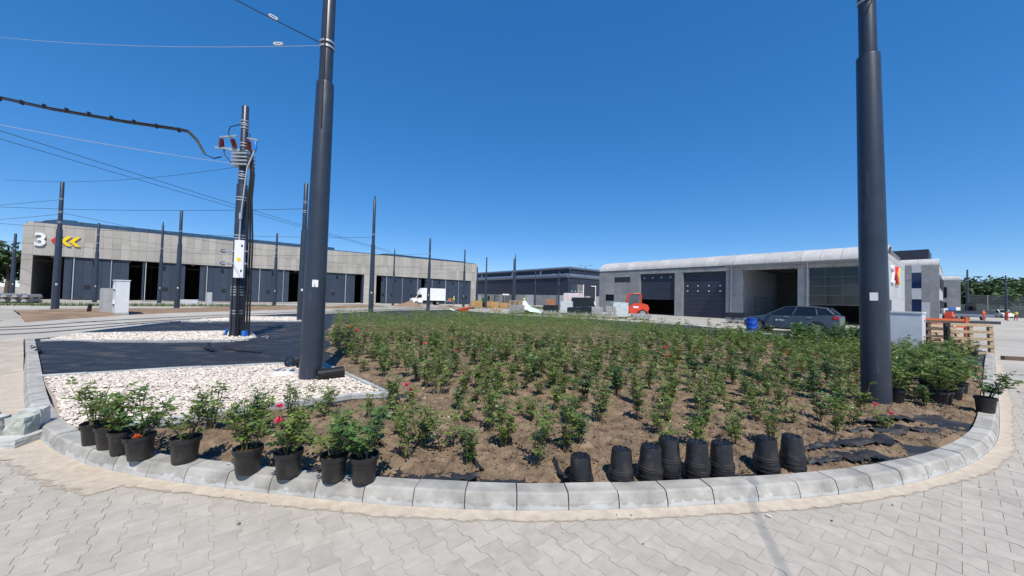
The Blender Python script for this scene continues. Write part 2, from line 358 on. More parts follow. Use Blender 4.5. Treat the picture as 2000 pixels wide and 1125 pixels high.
for i in range(len(KOs)-1):
    a, b = KOs[i], KOs[i+1]; c = (a+b)/2; d = (b-a); L_ = d.length; d = d.normalized(); nrm = Vector((-d.y, d.x))
    gap = .004
    m_ = MB(); vs = []
    # local frame: x along, y inward; tapered to follow the bend
    ia, ib = KIs[i], KIs[i+1]
    for (end, P0, P1) in ((0, a, ia), (1, b, ib)):
        for (q, z) in prof:
            p = P0 + (P1-P0)*(q/.185); l = p - c
            x = l.dot(d) + (gap if end == 0 else -gap); vs.append((x, l.dot(nrm), z))
    k = len(prof)
    m_.add(vs, [tuple(range(k)), tuple(range(2*k-1, k-1, -1))] + [(j, k+j, k+(j+1)%k, (j+1)%k) for j in range(k)])
    o = m_.build('kerb_stone', M_kerb, kerb, (c.x, c.y, rnd.uniform(-.003,.003)), math.atan2(d.y, d.x)+rnd.uniform(-.004,.004))
    o['kind'] = 'structure'

# sandy road surface rising to the flush kerb on the left
rp = MB(); k_ = 17; On = offset(KOs, -3.2); rows = []
for i in range(k_+1):
    f_ = min(1, (k_-i)/6); o_ = KOs[i]; e_ = On[i]
    for j in range(9):
        t = j/8; rows.append((o_.x+(e_.x-o_.x)*t, o_.y+(e_.y-o_.y)*t, -.03 + (.145*f_+.02)*(1-t)**1.3 + .006*float(vnoise(np.array(o_.x*3+t*8), np.array(o_.y*3)))))
rp.add(rows, [(i*9+j, i*9+j+1, (i+1)*9+j+1, (i+1)*9+j) for i in range(k_) for j in range(8)])
struct(rp.build('sandy_road', mat('sandy_road', (.46,.40,.32), .95, .12, 3, .25, 40, stain=.2), smooth=80))

# pavers: interlocking double-T blocks laid along the yard grid
PW, PL, PD = .1425, .2, .0125
def pav_poly(inset):
    p = PW/2 - inset; h = PL/2 - inset; dd = PD
    right = [(p+dd,-h),(p+dd,-PL*.31),(p-dd,-PL*.19),(p-dd,PL*.19),(p+dd,PL*.31),(p+dd,h)]
    return right + [(-x, y) for x, y in reversed(right)]
def pav_mesh():
    top = pav_poly(.0018); bot = pav_poly(.0006); n_ = len(top); m_ = MB()
    m_.add([(x,y,0) for x,y in top] + [(x,y,-.018) for x,y in bot], [tuple(range(n_))] + [(i, n_+i, n_+(i+1)%n_, (i+1)%n_) for i in range(n_)])
    return m_
pm = pav_mesh(); pav_me = pm.mesh('paver', M_paver)
KOa = np.array([(p.x, p.y) for p in KOs])
cells = []
for cu in range(-60, 110):           # columns across u, blocks run along w
    for cw in range(-40, 60):
        uu = cu*PW; ww = cw*PL + (PL/2 if cu % 2 else 0)
        x, y = XY(uu, ww)
        if y < .9 or y > 7.4 or x < -9.5 or x > 11.5: continue
        if abs(x) > y*1.55 + .4: continue
        cells.append((x, y))
cells = np.array(cells)
ds = sdist(cells[:,0], cells[:,1], [tuple(p) for p in KOa] + [(17.7,40),(-16,40)])
cells = cells[ds < -.005]
order = np.argsort(np.hypot(cells[:,0], cells[:,1]-.3))
pavement = struct(link('pavement', None))
bed = MB(); bed.add([(-12,-1,-.0042),(15,-1,-.0042),(15,8.2,-.0042),(-12,8.2,-.0042)], [(0,1,2,3)])
struct(bed.build('paver_bedding', M_sandjoint, pavement))
# in view only: about 300 nearest as single blocks
vis = [i for i in order if abs(cells[i][0]) < cells[i][1]*1.42 + .1 and cells[i][1] > 1.75]
single = set(vis[:300])
rest = MB()
for i in order:
    x, y = cells[i]; z = rnd.uniform(-.0012, .0010); tx, ty = rnd.uniform(-.006,.006), rnd.uniform(-.006,.006)
    if i in single:
        link('paver', pav_me, pavement, (x, y, z), rot=(tx, ty, GA + rnd.uniform(-.008,.008)))
    else:
        mm = Matrix.Translation((x, y, z)) @ Matrix.Rotation(GA, 4, 'Z') @ Matrix.Rotation(tx, 4, 'X') @ Matrix.Rotation(ty, 4, 'Y')
        rest.add([mm @ Vector(v) for v in pm.v], pm.f)
stuff(rest.build('far_pavers', M_paver, pavement))

# sand swept along the kerb foot and blown over the joints
def sand_strip():
    m_ = MB(); rows = []
    Ks = resample([(p.x, p.y) for p in KOs[8:-12]], .06); On = offset(Ks, -1.0)
    for i, p in enumerate(Ks):
        nrm = (On[i] - p); ph = i*.06
        wd = .15 + .08*float(fbm(np.array(ph*.9), np.array(2.3), 4)) + (.22 if p.x < -1.8 else 0)*max(0, math.sin(ph*1.1)) + (.2 if p.x < -3 else 0)
        wd = max(.05, wd)
        row = []
        for k, q in enumerate((-.015, .25, .6, .85, 1.0)):
            zz = (.014, .009, .006, .005, .004)[k]
            row.append((p.x + nrm.x*wd*q, p.y + nrm.y*wd*q, zz + rnd.uniform(-.0012,.0012)))
        rows.append(row)
    n_ = 5
    m_.add([v for r_ in rows for v in r_], [(i*n_+k, i*n_+k+1, (i+1)*n_+k+1, (i+1)*n_+k) for i in range(len(rows)-1) for k in range(n_-1)])
    return m_
def ragged(m):
    t = m.node_tree; N = t.nodes; L = t.links; b = N['Principled BSDF']; at_ = N.new('ShaderNodeAttribute'); at_.attribute_name = 'cover'
    tc = N.new('ShaderNodeTexCoord'); n = N.new('ShaderNodeTexNoise'); n.inputs['Scale'].default_value = 9; n.inputs['Detail'].default_value = 9; n.inputs['Roughness'].default_value = .7; L.new(tc.outputs['Object'], n.inputs['Vector'])
    a = N.new('ShaderNodeMath'); a.operation = 'MULTIPLY_ADD'; L.new(at_.outputs['Fac'], a.inputs[0]); a.inputs[1].default_value = 1.0; 
    s1 = N.new('ShaderNodeMath'); s1.operation = 'SUBTRACT'; L.new(n.outputs['Fac'], s1.inputs[0]); s1.inputs[1].default_value = .97; L.new(s1.outputs[0], a.inputs[2])
    r = N.new('ShaderNodeMapRange'); r.inputs[1].default_value = -.06; r.inputs[2].default_value = .12; L.new(a.outputs[0], r.inputs[0]); L.new(r.outputs[0], b.inputs['Alpha'])
ragged(M_sand)
ss = stuff(sand_strip().build('swept_sand', M_sand, smooth=60))
ca = ss.data.attributes.new('cover', 'FLOAT', 'POINT')
ca.data.foreach_set('value', [ (1.1,.92,.7,.45,.12)[i % 5] for i in range(len(ss.data.vertices))])
dbr = MB()
for k in range(160):
    t = rnd.random(); i = int(8 + t*(len(KOs)-22)); p = KOs[i]; x = p.x + rnd.gauss(0,.12); y = p.y - abs(rnd.gauss(.05,.38)) - .02
    if y > p.y - .06: y = p.y - .06
    r_ = abs(rnd.gauss(.004,.003)) + .002
    dbr.obox((x, y, .002+r_*.3), (r_*2.4, r_*1.4, r_*.9), rnd.uniform(0,3), int(rnd.random() < .2), rnd.uniform(-.3,.3), rnd.uniform(-.3,.3))
stuff(dbr.build('stone_chips', [M_stone, M_wooddk]))

# weed fabric over the whole island
def zfab(X, Y, d):
    z = .060 + .018*fbm(X*.8, Y*.8, 4) + .012*np.abs(fbm(X*2.3+5, Y*5.1, 3)) + .10*np.clip(np.abs(fbm(X*.5, Y*.7+9, 2))-.36, 0, 1) + .05*np.clip(.05-np.abs(fbm(X*.6+20, Y*1.1+4, 3)), 0, 1)*8*.12
    z = z + .02*np.clip(fbm(X*6, Y*11, 2)-.25, 0, 1)
    return np.where(d < .02, z - .02, z)
fab = field('weed_fabric', ISLAND, zfab, M_fabric, 330, 560, (2.75, 45), (-1.45, 1.4), 0.05)
tag(fab, 'black woven weed fabric spread over the whole planting island', 'ground cover')

# loose flaps of fabric standing out of the soil
def flap(pts_w, label, hgt=.03, wid=.10):
    m_ = MB(); rows = []; P = resample(pts_w, .025); c0 = P[0]; ph = rnd.uniform(0,9)
    for i, p in enumerate(P):
        t = i/max(1, len(P)-1); wd = wid*(.35 + .65*min(1, t*2.2)) * (1 + .5*float(vnoise(np.array(i*.45+ph), np.array(ph))))
        a = (P[min(i+1,len(P)-1)]-P[max(i-1,0)]).normalized(); nrm = Vector((-a.y, a.x)); stp = soil_top(p.x, p.y)
        for k in range(8):
            q = k/7 - .5 + (.12*rnd.uniform(-1,1) if k in (0,7) else 0)
            zz = .100 + stp + hgt*(.5+.5*math.sin(i*.33+ph+q*5))*(1-abs(q)) + .008*math.sin(i*1.3+k*1.1)
            rows.append((p.x+nrm.x*wd*q, p.y+nrm.y*wd*q, zz))
    m_.add(rows, [(i*8+k, i*8+k+1, (i+1)*8+k+1, (i+1)*8+k) for i in range(len(P)-1) for k in range(7)])
    return tag(m_.build('fabric_flap', M_fabric, smooth=60), label, 'fabric scrap')
# planting bed soil
BED = [(-3.5,3.55),(-2.9,3.28),(-2.2,3.14),(-1.3,3.02),(-.5,2.94),(.2,2.93),(.98,2.99),(1.72,3.1),(2.4,3.2),(2.95,3.33),(3.6,3.52),(4.35,3.78),(5.2,4.2),(6.3,4.95),(7.6,5.93),(9.75,7.55),(12.3,9.6),
       (12.6,11.5),(11.2,14.8),(10.2,16.8),(8.6,17.9),(5.6,18.6),(5.6,22.4),(3.4,23.8),(-1.2,23.5),(-5.8,21.2),(-9.3,19.2),(-7.2,14.2),(-5.1,10),(-3.82,7.66),(-1.66,5.44),(-2.2,5.26),(-2.9,4.73),(-3.42,4.35),(-3.9,3.95)]
def zsoil(X, Y, d):
    dd = d + .16*fbm(X*1.7, Y*1.7, 4) - .02
    k = np.clip(np.where(X > 2.3, (d+.03*fbm(X*3, Y*3, 3))/.10, dd/.28), -.6, 1)
    near = np.clip(1.4 - Y/14, .25, 1)
    z = .030 + .075*k + .040*fbm(X*2.2, Y*2.2, 4) + near*(.038*fbm(X*9, Y*9, 3) + .040*np.abs(fbm(X*21, Y*21, 2)) + .020*vnoise(X*48, Y*48))
    # fabric patches peeking through
    z = z - .06*np.clip(fbm(X*.9+40, Y*.9+3, 3) - .62, 0, 1)
    nearK = np.clip(1.25 - sdist(X, Y, ISL_C), 0, 1) * np.clip((X-2.3)*2, 0, 1) * np.clip((6.3-X)*2, 0, 1)
    return z - .24*nearK*np.clip(fbm(X*1.6+3, Y*2.6+8, 3) + .10, 0, .6)
soil = struct(field('planting_soil', BED, zsoil, M_soil, 420, 760, (2.8, 25), (-1.2, 1.42), 0.12))
def soil_top(x, y):
    X = np.array([x]); Y = np.array([y]); return max(0.0, float(zsoil(X, Y, sdist(X, Y, BED))[0]) - .088)
flap([(-1.0,2.955),(-.7,2.945),(-.4,2.97),(-.24,3.05)], 'black fabric flap along the kerb beside the last potted rose', .02, .09)
flap([(-.47,3.66),(-.38,3.45),(-.27,3.22),(-.2,3.12)], 'thin rolled black fabric strip lying across bare soil', .03, .035)
flap([(-.2,2.955),(-.05,2.945),(.15,2.96)], 'small black fabric patch half covered in soil at the kerb', .006, .08)
flap([(.40,3.25),(.45,3.1),(.52,2.97)], 'curled black fabric corner beside the single upturned pot', .05, .05)
flap([(1.92,3.17),(2.05,3.14),(2.2,3.13)], 'black fabric scrap between two groups of upturned pot piles', .01, .08)
for i, (a, b, c_) in enumerate((((2.75,3.40),(3.2,3.55),(3.7,3.68)), ((3.0,3.75),(3.6,3.95),(4.2,4.02)), ((3.9,4.3),(4.5,4.38),(5.1,4.45)), ((4.4,4.75),(5.0,4.8),(5.5,4.78)))):
    flap([a, b, c_], ('crumpled black fabric fold nearest the last upturned pots', 'black fabric fold between soil patches below the right pole', 'black fabric ridge running past the thick right pole', 'black fabric fold by the kerb bend near potted roses')[i], .03, .16)
for i, (a, b, c_) in enumerate((((-8.3,10.2),(-7.9,9.6),(-7.2,9.0)), ((-7.3,9.4),(-6.7,9.2),(-6.0,9.0)), ((-11.5,8.9),(-10.9,8.5),(-10.4,8.2)))):
    flap([a, b, c_], ('long crease in the black fabric near the insulator pole', 'second fabric crease between the gravel strips', 'short dusty crease in the fabric by the left kerb')[i], .05, .12)
clod = MB()
_ry = 2.9*(9/2.9)**_pr.rand(7000); _rx = _pr.uniform(-.75, 1.2, 7000)*_ry
_cd = sdist(_rx, _ry, BED); _cz = zsoil(_rx, _ry, _cd)
for x, y, cd_, cz_ in zip(_rx, _ry, _cd, _cz):
    if cd_ < .06: continue
    x = float(x); y = float(y)
    r_ = abs(rnd.gauss(.008,.006)) + .004; o_ = len(clod.v)
    z = float(cz_) + r_*.35
    vs = [(x+r_*math.cos(t)*rnd.uniform(.7,1.3), y+r_*math.sin(t)*rnd.uniform(.7,1.3), z+rnd.uniform(-.2,.2)*r_) for t in (0,1.26,2.5,3.77,5.0)] + [(x,y,z+r_*.9),(x,y,z-r_)]
    clod.add(vs, [(i,(i+1)%5,5) for i in range(5)] + [((i+1)%5,i,6) for i in range(5)])
stuff(clod.build('soil_clods', M_soil))

# ---------------------------------------------------------------- gravel beds with edging stones
def edging(pts, label_name='edging'):
    e = struct(link(label_name, None)); P = resample(pts, .5)
    if (Vector(pts[-1]) - P[-1]).length > .1: P.append(Vector(pts[-1]))
    for a, b in zip(P, P[1:]):
        d = b-a; c = (a+b)/2
        m_ = MB(); h = d.length/2 - .003; z1 = .135
        m_.prism([(-.033,-.05),(-.033,z1-.012),(-.022,z1),(.022,z1),(.033,z1-.012),(.033,-.05)], -h, h, 'x')
        struct(m_.build('edging_stone', M_edge, e, (c.x, c.y, rnd.uniform(-.004,.004)), math.atan2(d.y, d.x)))
    return e
G1 = [(-7.5,5.95),(-6.4,6.67),(-4.68,7.50),(-3.87,7.68),(-1.78,5.47),(-2.2,5.36),(-2.9,4.83),(-3.4,4.45),(-3.95,3.98),(-4.5,3.84),(-4.85,4.02),(-6.0,4.88)]
G2 = [(-12.6,9.95),(-13.7,11.6),(-10.42,13.3),(-9.43,13.4),(-7.97,11.58),(-7.94,10.95),(-9.96,10.36)]
G3 = [(-15.6,17.2),(-15.4,21.3),(-13.03,22.1),(-11.9,21.5),(-10.89,19.15),(-13.11,18.25),(-14.34,17.4)]
edging(G1[0:4]); edging(G1[3:5]); edging(G1[4:9] + [(-4.15,3.88)])
edging([G2[0], G2[6], G2[5], G2[4], G2[3]]); edging(G2[1:4]); edging(G3[1:4] + [G3[4]]); edging([G3[0], G3[6], G3[5], G3[4]])
edging([(-13.75,11.75),(-14.1,12.9),(-15.07,16.2),(-15.85,18.6)])
def gravel(name, poly, nst, size, seed, smax=None):
    rr = np.random.RandomState(seed); P = np.array(poly); lo, hi = P.min(0), P.max(0)
    pts = rr.rand(nst*4, 2)*(hi-lo)+lo; d = sdist(pts[:,0], pts[:,1], poly); pts = pts[d > .03][:nst]
    m_ = MB(); base = MB(); n_ = len(poly)
    base.add([(x,y,.088) for x,y in poly], [tuple(range(n_))])
    V = []; F = []
    hexa = [(math.cos(k*math.pi/3), math.sin(k*math.pi/3)) for k in range(6)]
    for (x, y) in pts:
        s_ = size*min(2.4, rr.lognormal(0, .36)); el = rr.uniform(.55,.95); a = rr.uniform(0, 6.28); fl = rr.uniform(.3,.6); tl = rr.uniform(-.35,.35,2)
        z = .094 + rr.uniform(0,.014); o_ = len(V); c_, s2 = math.cos(a), math.sin(a)
        def put(px, py, pz):
            px *= s_; py *= s_*el; pz *= s_*fl
            pz += px*tl[0] + py*tl[1]
            V.append((x + px*c_ - py*s2, y + px*s2 + py*c_, z + pz))
        for k in range(6): j = rr.uniform(.8,1.15); put(hexa[k][0]*j, hexa[k][1]*j, rr.uniform(-.15,.15))
        for k in (0,2,4): put(hexa[k][0]*.55, hexa[k][1]*.55, .9+rr.uniform(-.2,.2))
        F.append((o_+6,o_+7,o_+8))
        for k, (q0,q1,q2) in enumerate(((0,1,2),(2,3,4),(4,5,0))):
            t0 = o_+6+k; t1 = o_+6+(k+1)%3
            F += [(o_+q0,o_+q1,t0),(o_+q1,t1,t0),(o_+q1,o_+q2,t1)]
    me = bpy.data.meshes.new(name); me.from_pydata(V, [], F); me.update(); me.materials.append(M_pebble)
    me.polygons.foreach_set('use_smooth', [True]*len(me.polygons))
    o = stuff(link(name, me)); stuff(base.build('gravel_base', M_pebbase, o))
    return o
gravel('pale_gravel', G1, 19000, .0175, 1)
gravel('pale_gravel', G2, 5200, .030, 2)
gravel('pale_gravel', G3, 3000, .045, 3)

# soil strip, tram rails and weeds on the left
def ribbon(name, A, B, z, material, nsub=40, bump=.0):
    P = resample(A, 1e9) if False else None
    m_ = MB(); k = nsub
    def at(L_, t):
        D = [0]
        for a, b in zip(L_, L_[1:]): D.append(D[-1] + math.hypot(b[0]-a[0], b[1]-a[1]))
        s_ = t*D[-1]
        for i in range(len(D)-1):
            if s_ <= D[i+1] + 1e-9:
                q = (s_-D[i])/(D[i+1]-D[i]+1e-9); return (L_[i][0]+(L_[i+1][0]-L_[i][0])*q, L_[i][1]+(L_[i+1][1]-L_[i][1])*q)
        return L_[-1]
    nv = 9; vs = []
    for i in range(k+1):
        a, b = at(A, i/k), at(B, i/k)
        for j in range(nv):
            t = j/(nv-1); x = a[0]+(b[0]-a[0])*t; y = a[1]+(b[1]-a[1])*t
            e = min(t, 1-t)*2
            zz = z + bump*min(1, e*2.5)*(1 + 1.1*float(fbm(np.array(x*.7), np.array(y*.7), 4))) if bump else z
            vs.append((x, y, zz))
    m_.add(vs, [(i*nv+j, i*nv+j+1, (i+1)*nv+j+1, (i+1)*nv+j) for i in range(k) for j in range(nv-1)])
    return m_.build(name, material, smooth=80)
struct(ribbon('soil_strip', [(-31.57,23.4),(-30.6,27.6),(-28.2,31.4),(-25.97,37.5),(-20,52)], [(-20.9,15.9),(-22.6,21.2),(-22.9,24.8),(-21.6,31.3),(-17,47)], -.03, M_mound, 60, .16))
rails = struct(link('tram_tracks', None))
for pts in ([(-24,10),(-18.51,13.41),(-19.16,15.94),(-19.4,18.9),(-18.6,25),(-15,40),(-5,62)], [(-22,9.3),(-17.5,12.73),(-17.4,15.5),(-17.6,18.2),(-17,24),(-13.6,39),(-3.7,61)],
            [(-19,9.3),(-15.7,11.6),(-16.1,14.4),(-16.9,17.5),(-16.6,22.05),(-15.9,30),(-12,44)], [(-33,41),(-24,45),(-12,50),(6,54)], [(-34,42.4),(-25,46.4),(-13,51.4),(6,55.6)], [(-46,46),(-30,55),(-10,60)], [(-47,47.4),(-31,56.4),(-10,61.4)]):
    m_ = MB(); m_.tube([(x,y,-.021) for x,y in smooth_line(pts,3)], .035, 4)
    struct(m_.build('rail', M_asph, rails))

# ================================================================ POLES
def pole(x, y, h, label, lean=(0,0), r0=.19, r1=.145, r2=.115, r3=.10, step=5.5, sticker=True, rings=(6.2,), group=None, tip=False):
    p = thing('catenary_pole', label, 'pole', (x, y, -.03), 0, group)
    p.rotation_euler = (lean[1], lean[0], 0)
    st = min(step, h*.66)
    m_ = MB(); m_.lathe([(r0,0),(r0-.006,st*.3),(r1+.004,st-.02),(r1,st)], 28); m_.build('lower_shaft', M_pole, p, smooth=40)
    m_ = MB(); m_.lathe([(r2,0),(r3,h-st),(r3*.85,h-st+.02)], 24); m_.build('upper_shaft', M_pole, p, (0,0,st-.02), smooth=40)
    if tip:
        m_ = MB(); m_.lathe([(r3*.5,0),(r3*.45,.35)], 12); m_.build('tip', M_pole, p, (0,0,h-.02), smooth=40)
    for zz in rings:
        rr = r2 + (r3-r2)*(zz-st)/(h-st) if zz > st else r0 + (r1-r0)*zz/st
        m_ = MB()
        for dz in (0, .09): m_.lathe([(rr+.014,dz),(rr+.014,dz+.035)], 20)
        m_.build('clamp_band', M_galv, p, (0,0,zz), smooth=40)
    if sticker:
        a = math.atan2(-y, -x); rr = r0 + (r1-r0)*1.7/st
        m_ = MB(); m_.obox((0,0,0), (.004,.09,.12)); m_.build('label_plate', M_white, p, (math.cos(a)*(rr+.004), math.sin(a)*(rr+.004), 1.75), a)
    return p
P_L = pole(-3.41, 6.35, 8.3, 'tall navy steel pole standing in the gravel bed', (.010,0), r0=.18, r1=.137, r2=.11, r3=.095, step=5.25, rings=(5.86,))
P_R = pole(5.56, 5.62, 8.3, 'tall navy steel pole among the roses near the bent kerb', (-.022,0), r0=.175, r1=.137, r2=.108, r3=.095, step=5.62, rings=(6.32,))
for (x, y, h, rg, tip, lb) in [
    (-30.83,24.95,8.72,(5.9,6.6,7.5),False,'navy pole on the soil strip in front of the red chevron sign'),
    (-27.58,30.43,8.16,(6.4,),False,'navy pole just behind the white cabinet on the soil strip'),
    (-45.3,40.1,8.68,(6.4,7.3),False,'navy pole before the blue doors behind the grey ribbed cabinet'),
    (-40.1,42,9.0,(6.2,),True,'slim navy pole in front of the open tram door beside a low white block'),
    (-26.75,41.6,8.29,(6.0,6.6),False,'navy pole standing on the pale track slab before closed blue doors'),
    (-11.25,19.75,7.5,(5.9,6.4),False,'navy pole at the far gravel strip close to the tallest pole'),
    (-10.85,28.5,8.95,(6.2,),True,'thin topped navy pole at the far corner of the black fabric'),
    (-9.29,41.13,8.08,(6.3,),False,'navy pole overlapping the white box truck'),
    (-7.14,54.74,8.69,(6.4,),False,'navy pole by the tram hall end with an arm lamp'),
    (-19.3,60,8.9,(6.2,),True,'slim navy pole in front of the second row of tram hall doors'),
    (-23.0,61,7.1,(5.8,),False,'short navy pole beside the concrete pier of the tram hall'),
    (-4.09,57.86,7.97,(6.2,),False,'navy pole between the wooden plant crates'),
    (.25,62,8.3,(6.2,),False,'left one of two close navy poles before the dark hall'),
    (.48,64,9.0,(6.2,),True,'right one of two close navy poles before the dark hall'),
    (5.55,88,8.2,(5.4,),False,'navy pole against the dark hall wall with a short arm'),
    (10.7,84,8.0,(5.4,),False,'navy pole beside the twin lamp post before the dark hall'),
    (-53.5,39.5,7.2,(5.5,),False,'navy pole with a white box left of the tram hall'),
    (74.2,60,8.2,(6.4,),False,'navy pole on the yard before the far grey building'),
    (88.5,66,8.0,(6.4,),False,'thin navy pole beside the tall mesh fence'),
    (-6.0,63,6.8,(5.8,),False,'thin navy mast behind the green plant crate')]:
    pole(x, y, h, lb, rings=rg, tip=tip, sticker=(y < 56))
# lamp posts
def lamp_post(x, y, h, label, two=True):
    t = thing('lamp_post', label, 'street lamp', (x, y, -.03))
    m_ = MB(); m_.tube([(0,0,0),(0,0,h)], [.09,.05], 10); m_.build('post', M_pole, t, smooth=40)
    for s_ in ((-1,1) if two else (1,)):
        m_ = MB(); m_.tube([(0,0,h-.1),(.5*s_,0,h+.12),(.9*s_,0,h+.15)], .03, 6); m_.obox((1.15*s_,0,h+.15),(.6,.25,.07)); m_.build('lamp_head', M_pole, t)
lamp_post(10.0, 82, 7.2, 'twin headed lamp post in front of the dark hall', True)
lamp_post(15.9, 80, 9.0, 'tall lamp post at the corner of the dark hall', True)

# equipment pole with cables
px_, py_ = -8.95, 12.05
E_ = pole(px_, py_, 7.72, 'navy pole carrying insulators, cables and a white switch box', (-.004,0), rings=(.85,1.45,1.62,5.25,5.4,3.3,4.55,6.35,6.95,7.1), sticker=False)
m_ = MB(); m_.box(-.13,-.36,2.02,.13,-.18,3.22); m_.build('switch_box', M_white, E_, (.12,0,0), .35)
m_ = MB(); m_.box(-.05,-.364,2.54,.05,-.3605,2.66); sbx = m_.build('warning_label', M_yellow, E_, (.12,0,0), .35)
m_ = MB()
for zz in (2.2, 3.0): m_.box(.05,-.366,zz,.09,-.3605,zz+.08)
m_.build('lock', M_black, E_, (.12,0,0), .35)
m_ = MB()
for zz in (2.45, 2.85): m_.box(-.42,-.25,zz,.42,-.15,zz+.05); m_.box(-.42,-.25,zz-.03,-.38,-.1,zz+.09)
m_.build('bracket', M_galv, E_)
m_ = MB(); m_.tube([(.16,-.24,3.2),(.17,-.24,4.0),(.28,-.2,5.6),(.42,-.12,6.15)], .022, 8); m_.lathe([(.045,0),(.05,.1),(.045,.22)],10,(.165,-.24,3.9)); m_.build('switch_rod', M_galv, E_, smooth=40)
for k, (dx, r_) in enumerate(((.26,.034),(.33,.03),(.39,.026))):
    m_ = MB(); m_.tube([(dx*1.0,-.02+.03*k,0),(dx,-.02+.03*k,3.2),(dx*.95,-.05,4.6),(dx*.8+.1,-.05,5.4),(.30,-.05,6.2)], r_, 8); m_.build('cable', M_black, E_, smooth=40)
for k, dx in enumerate((-.03,.12,.19)):
    m_ = MB(); m_.tube([(dx,-.20,.03),(dx,-.195,1.0),(dx*.9,-.19,2.05)], .022, 6); m_.build('cable', M_black, E_, smooth=40)
m_ = MB(); m_.box(.30,-.10,.1,.44,.0,.32); m_.build('cable_sleeve', M_cyan, E_, rz=-.15)
m_ = MB(); m_.obox((-.30,-.05,.2),(.05,.08,.3),0,0,0,.35); m_.build('cable_sleeve', M_cyan, E_)
m_ = MB()
for zz in (5.72,5.84,5.96,6.08): m_.obox((0,0,zz),(.52,.42,.05))
m_.obox((-.02,-.02,6.22),(.8,.10,.05),.1); m_.obox((-.42,0,6.28),(.9,.06,.05),.2); m_.build('crossarm', M_galv, E_)
def insul(x, y, z, tilt, mm=M_ceram):
    q = MB(); pr = []
    for k in range(6): pr += [(.045,k*.05),(.075,k*.05+.015),(.045,k*.05+.04)]
    q.lathe(pr, 12); o = q.build('insulator', mm, E_, (x,y,z), smooth=50); o.rotation_euler = (0, tilt, 0)
insul(-.2,-.12,6.28,-.35); insul(.26,-.1,6.22,-.12); insul(-.72,-.05,6.3,.02)
m_ = MB(); m_.lathe([(.05,0),(.05,.26),(.02,.3)],12,(.45,-.1,6.22)); m_.build('surge_arrester', M_cyan, E_, smooth=40)
m_ = MB(); m_.obox((-.45,-.08,6.66),(.55,.05,.05),0,0,0,-.1); m_.obox((.36,-.1,6.58),(.36,.05,.05),0,0,0,.15); m_.build('terminal_bar', M_galv, E_)
m_ = MB(); m_.tube([(-.7,0,6.6),(-.62,-.02,6.1),(-.3,-.05,5.75),(-.1,-.1,5.7)], .018, 6); m_.tube([(-.05,-.12,7.05),(-.4,-.1,6.98),(-.46,-.1,6.75),(-.25,-.1,6.5)], .016, 6); m_.tube([(.1,-.1,6.9),(.26,-.1,6.72),(.2,-.1,6.45)], .016, 6); m_.build('jumper_cable', M_black, E_, smooth=40)

# wires
def wire(label, p0, p1, sag=.3, r=.012, mm=None, n=14, name='overhead_wire', group=None):
    P = []
    a, b = Vector(p0), Vector(p1)
    for i in range(n+1):
        t = i/n; q = a + (b-a)*t; q.z -= sag*4*t*(1-t); P.append(q - a)
    m_ = MB(); m_.tube(P, r, 5, False)
    return tag(m_.build(name, mm or M_wire, None, p0, smooth=60), label, 'cable', group)
LX, LY = -3.35, 6.35
wire('span wire rising from the tallest pole clamp towards upper left', (LX-.12,LY,5.95), (-13.0,9.5,12.2), .1, .010)
wire('span wire running level left from the tallest pole clamp', (LX-.12,LY,5.9), (-20,11.5,9.9), .3, .0045, M_wirel)
def strainer(p0, p1, t0, label, ln=.35):
    a, b = Vector(p0), Vector(p1); d = (b-a).normalized(); c = a + d*t0
    q = MB(); e = d.to_track_quat('X','Z').to_matrix().to_4x4(); mm = Matrix.Translation(c) @ e
    m2 = MB(); m2.box(-ln/2,-.012,-.026,ln/2,.012,-.012); m2.box(-ln/2,-.012,.012,ln/2,.012,.026); m2.box(-ln/2,-.012,-.026,-ln/2+.04,.012,.026); m2.box(ln/2-.04,-.012,-.026,ln/2,.012,.026)
    q.add([mm @ Vector(v) - c for v in m2.v], m2.f)
    tag(q.build('wire_tensioner', M_offwhite, None, c), label, 'cable fitting')
strainer((LX-.12,LY,5.9), (-20,11.5,9.7), 1.0, 'white tensioner on the level wire beside the tallest pole', .22)
strainer((LX-.12,LY,5.95), (-13.0,9.5,12.2), 1.35, 'grey glass strain insulator on the rising wire beside the tallest pole', .26)
m_ = MB(); m_.tube([(0,0,3.0),(0,0,0)], .011, 6); tag(m_.build('wire_and_shadow_line', M_black, None, (LX+.035,LY-.155,4.4)), 'thin black line of a wire and its shadow down the tallest pole', 'cable')  # wire above the clamp; below it the tube stands for the cast shadow
ez = 6.6
b_ = thing('cable_bundle', 'thick black cable bundle with spacer ties leading to the insulator pole', 'cable', (px_,py_,0))
for k in range(4):
    dy, dz = (k%2)*.05-.02, (k//2)*.055
    P = [(-.75,0,5.98-.0),(-1.0,0,5.92),(-1.3,dy,6.05),(-1.6,dy,6.5+dz),(-1.9,dy,6.78+dz),(-2.4,dy,6.86+dz),(-4,dy,7.05+dz),(-6.5,dy,7.42+dz),(-10,dy,8.1+dz)]
    m_ = MB(); m_.tube([(x,y,z) for x,y,z in P], .019, 6, False); m_.build('cable', M_wire, b_, smooth=60)
for k in range(9):
    x = -2.2-.75*k; z = 6.82 + (x+2.2)*-.145*.98
    m_ = MB(); m_.obox((x,.0,z+.02+.006*k),(.035,.10,.14)); m_.build('tie', M_black, b_)
wire('thin pale wire sloping down to the insulator pole below the thick cable', (px_-.2,py_,5.75), (px_-10.5,py_-.3,7.25), .12, .008, M_wirel)
wire('lower thin dark wire ending at the insulator pole clamp', (px_-.2,py_,5.66), (px_-12,py_+3.0,5.9), .25, .006)
wire('upper dark contact wire descending from the sky over the tram tracks', (-24,12.5,8.7), (-14,42,6.6), .15, .014)
wire('lower dark contact wire descending across the navy pole tops', (-26,16.5,8.9), (-12.5,48,6.3), .1, .014)
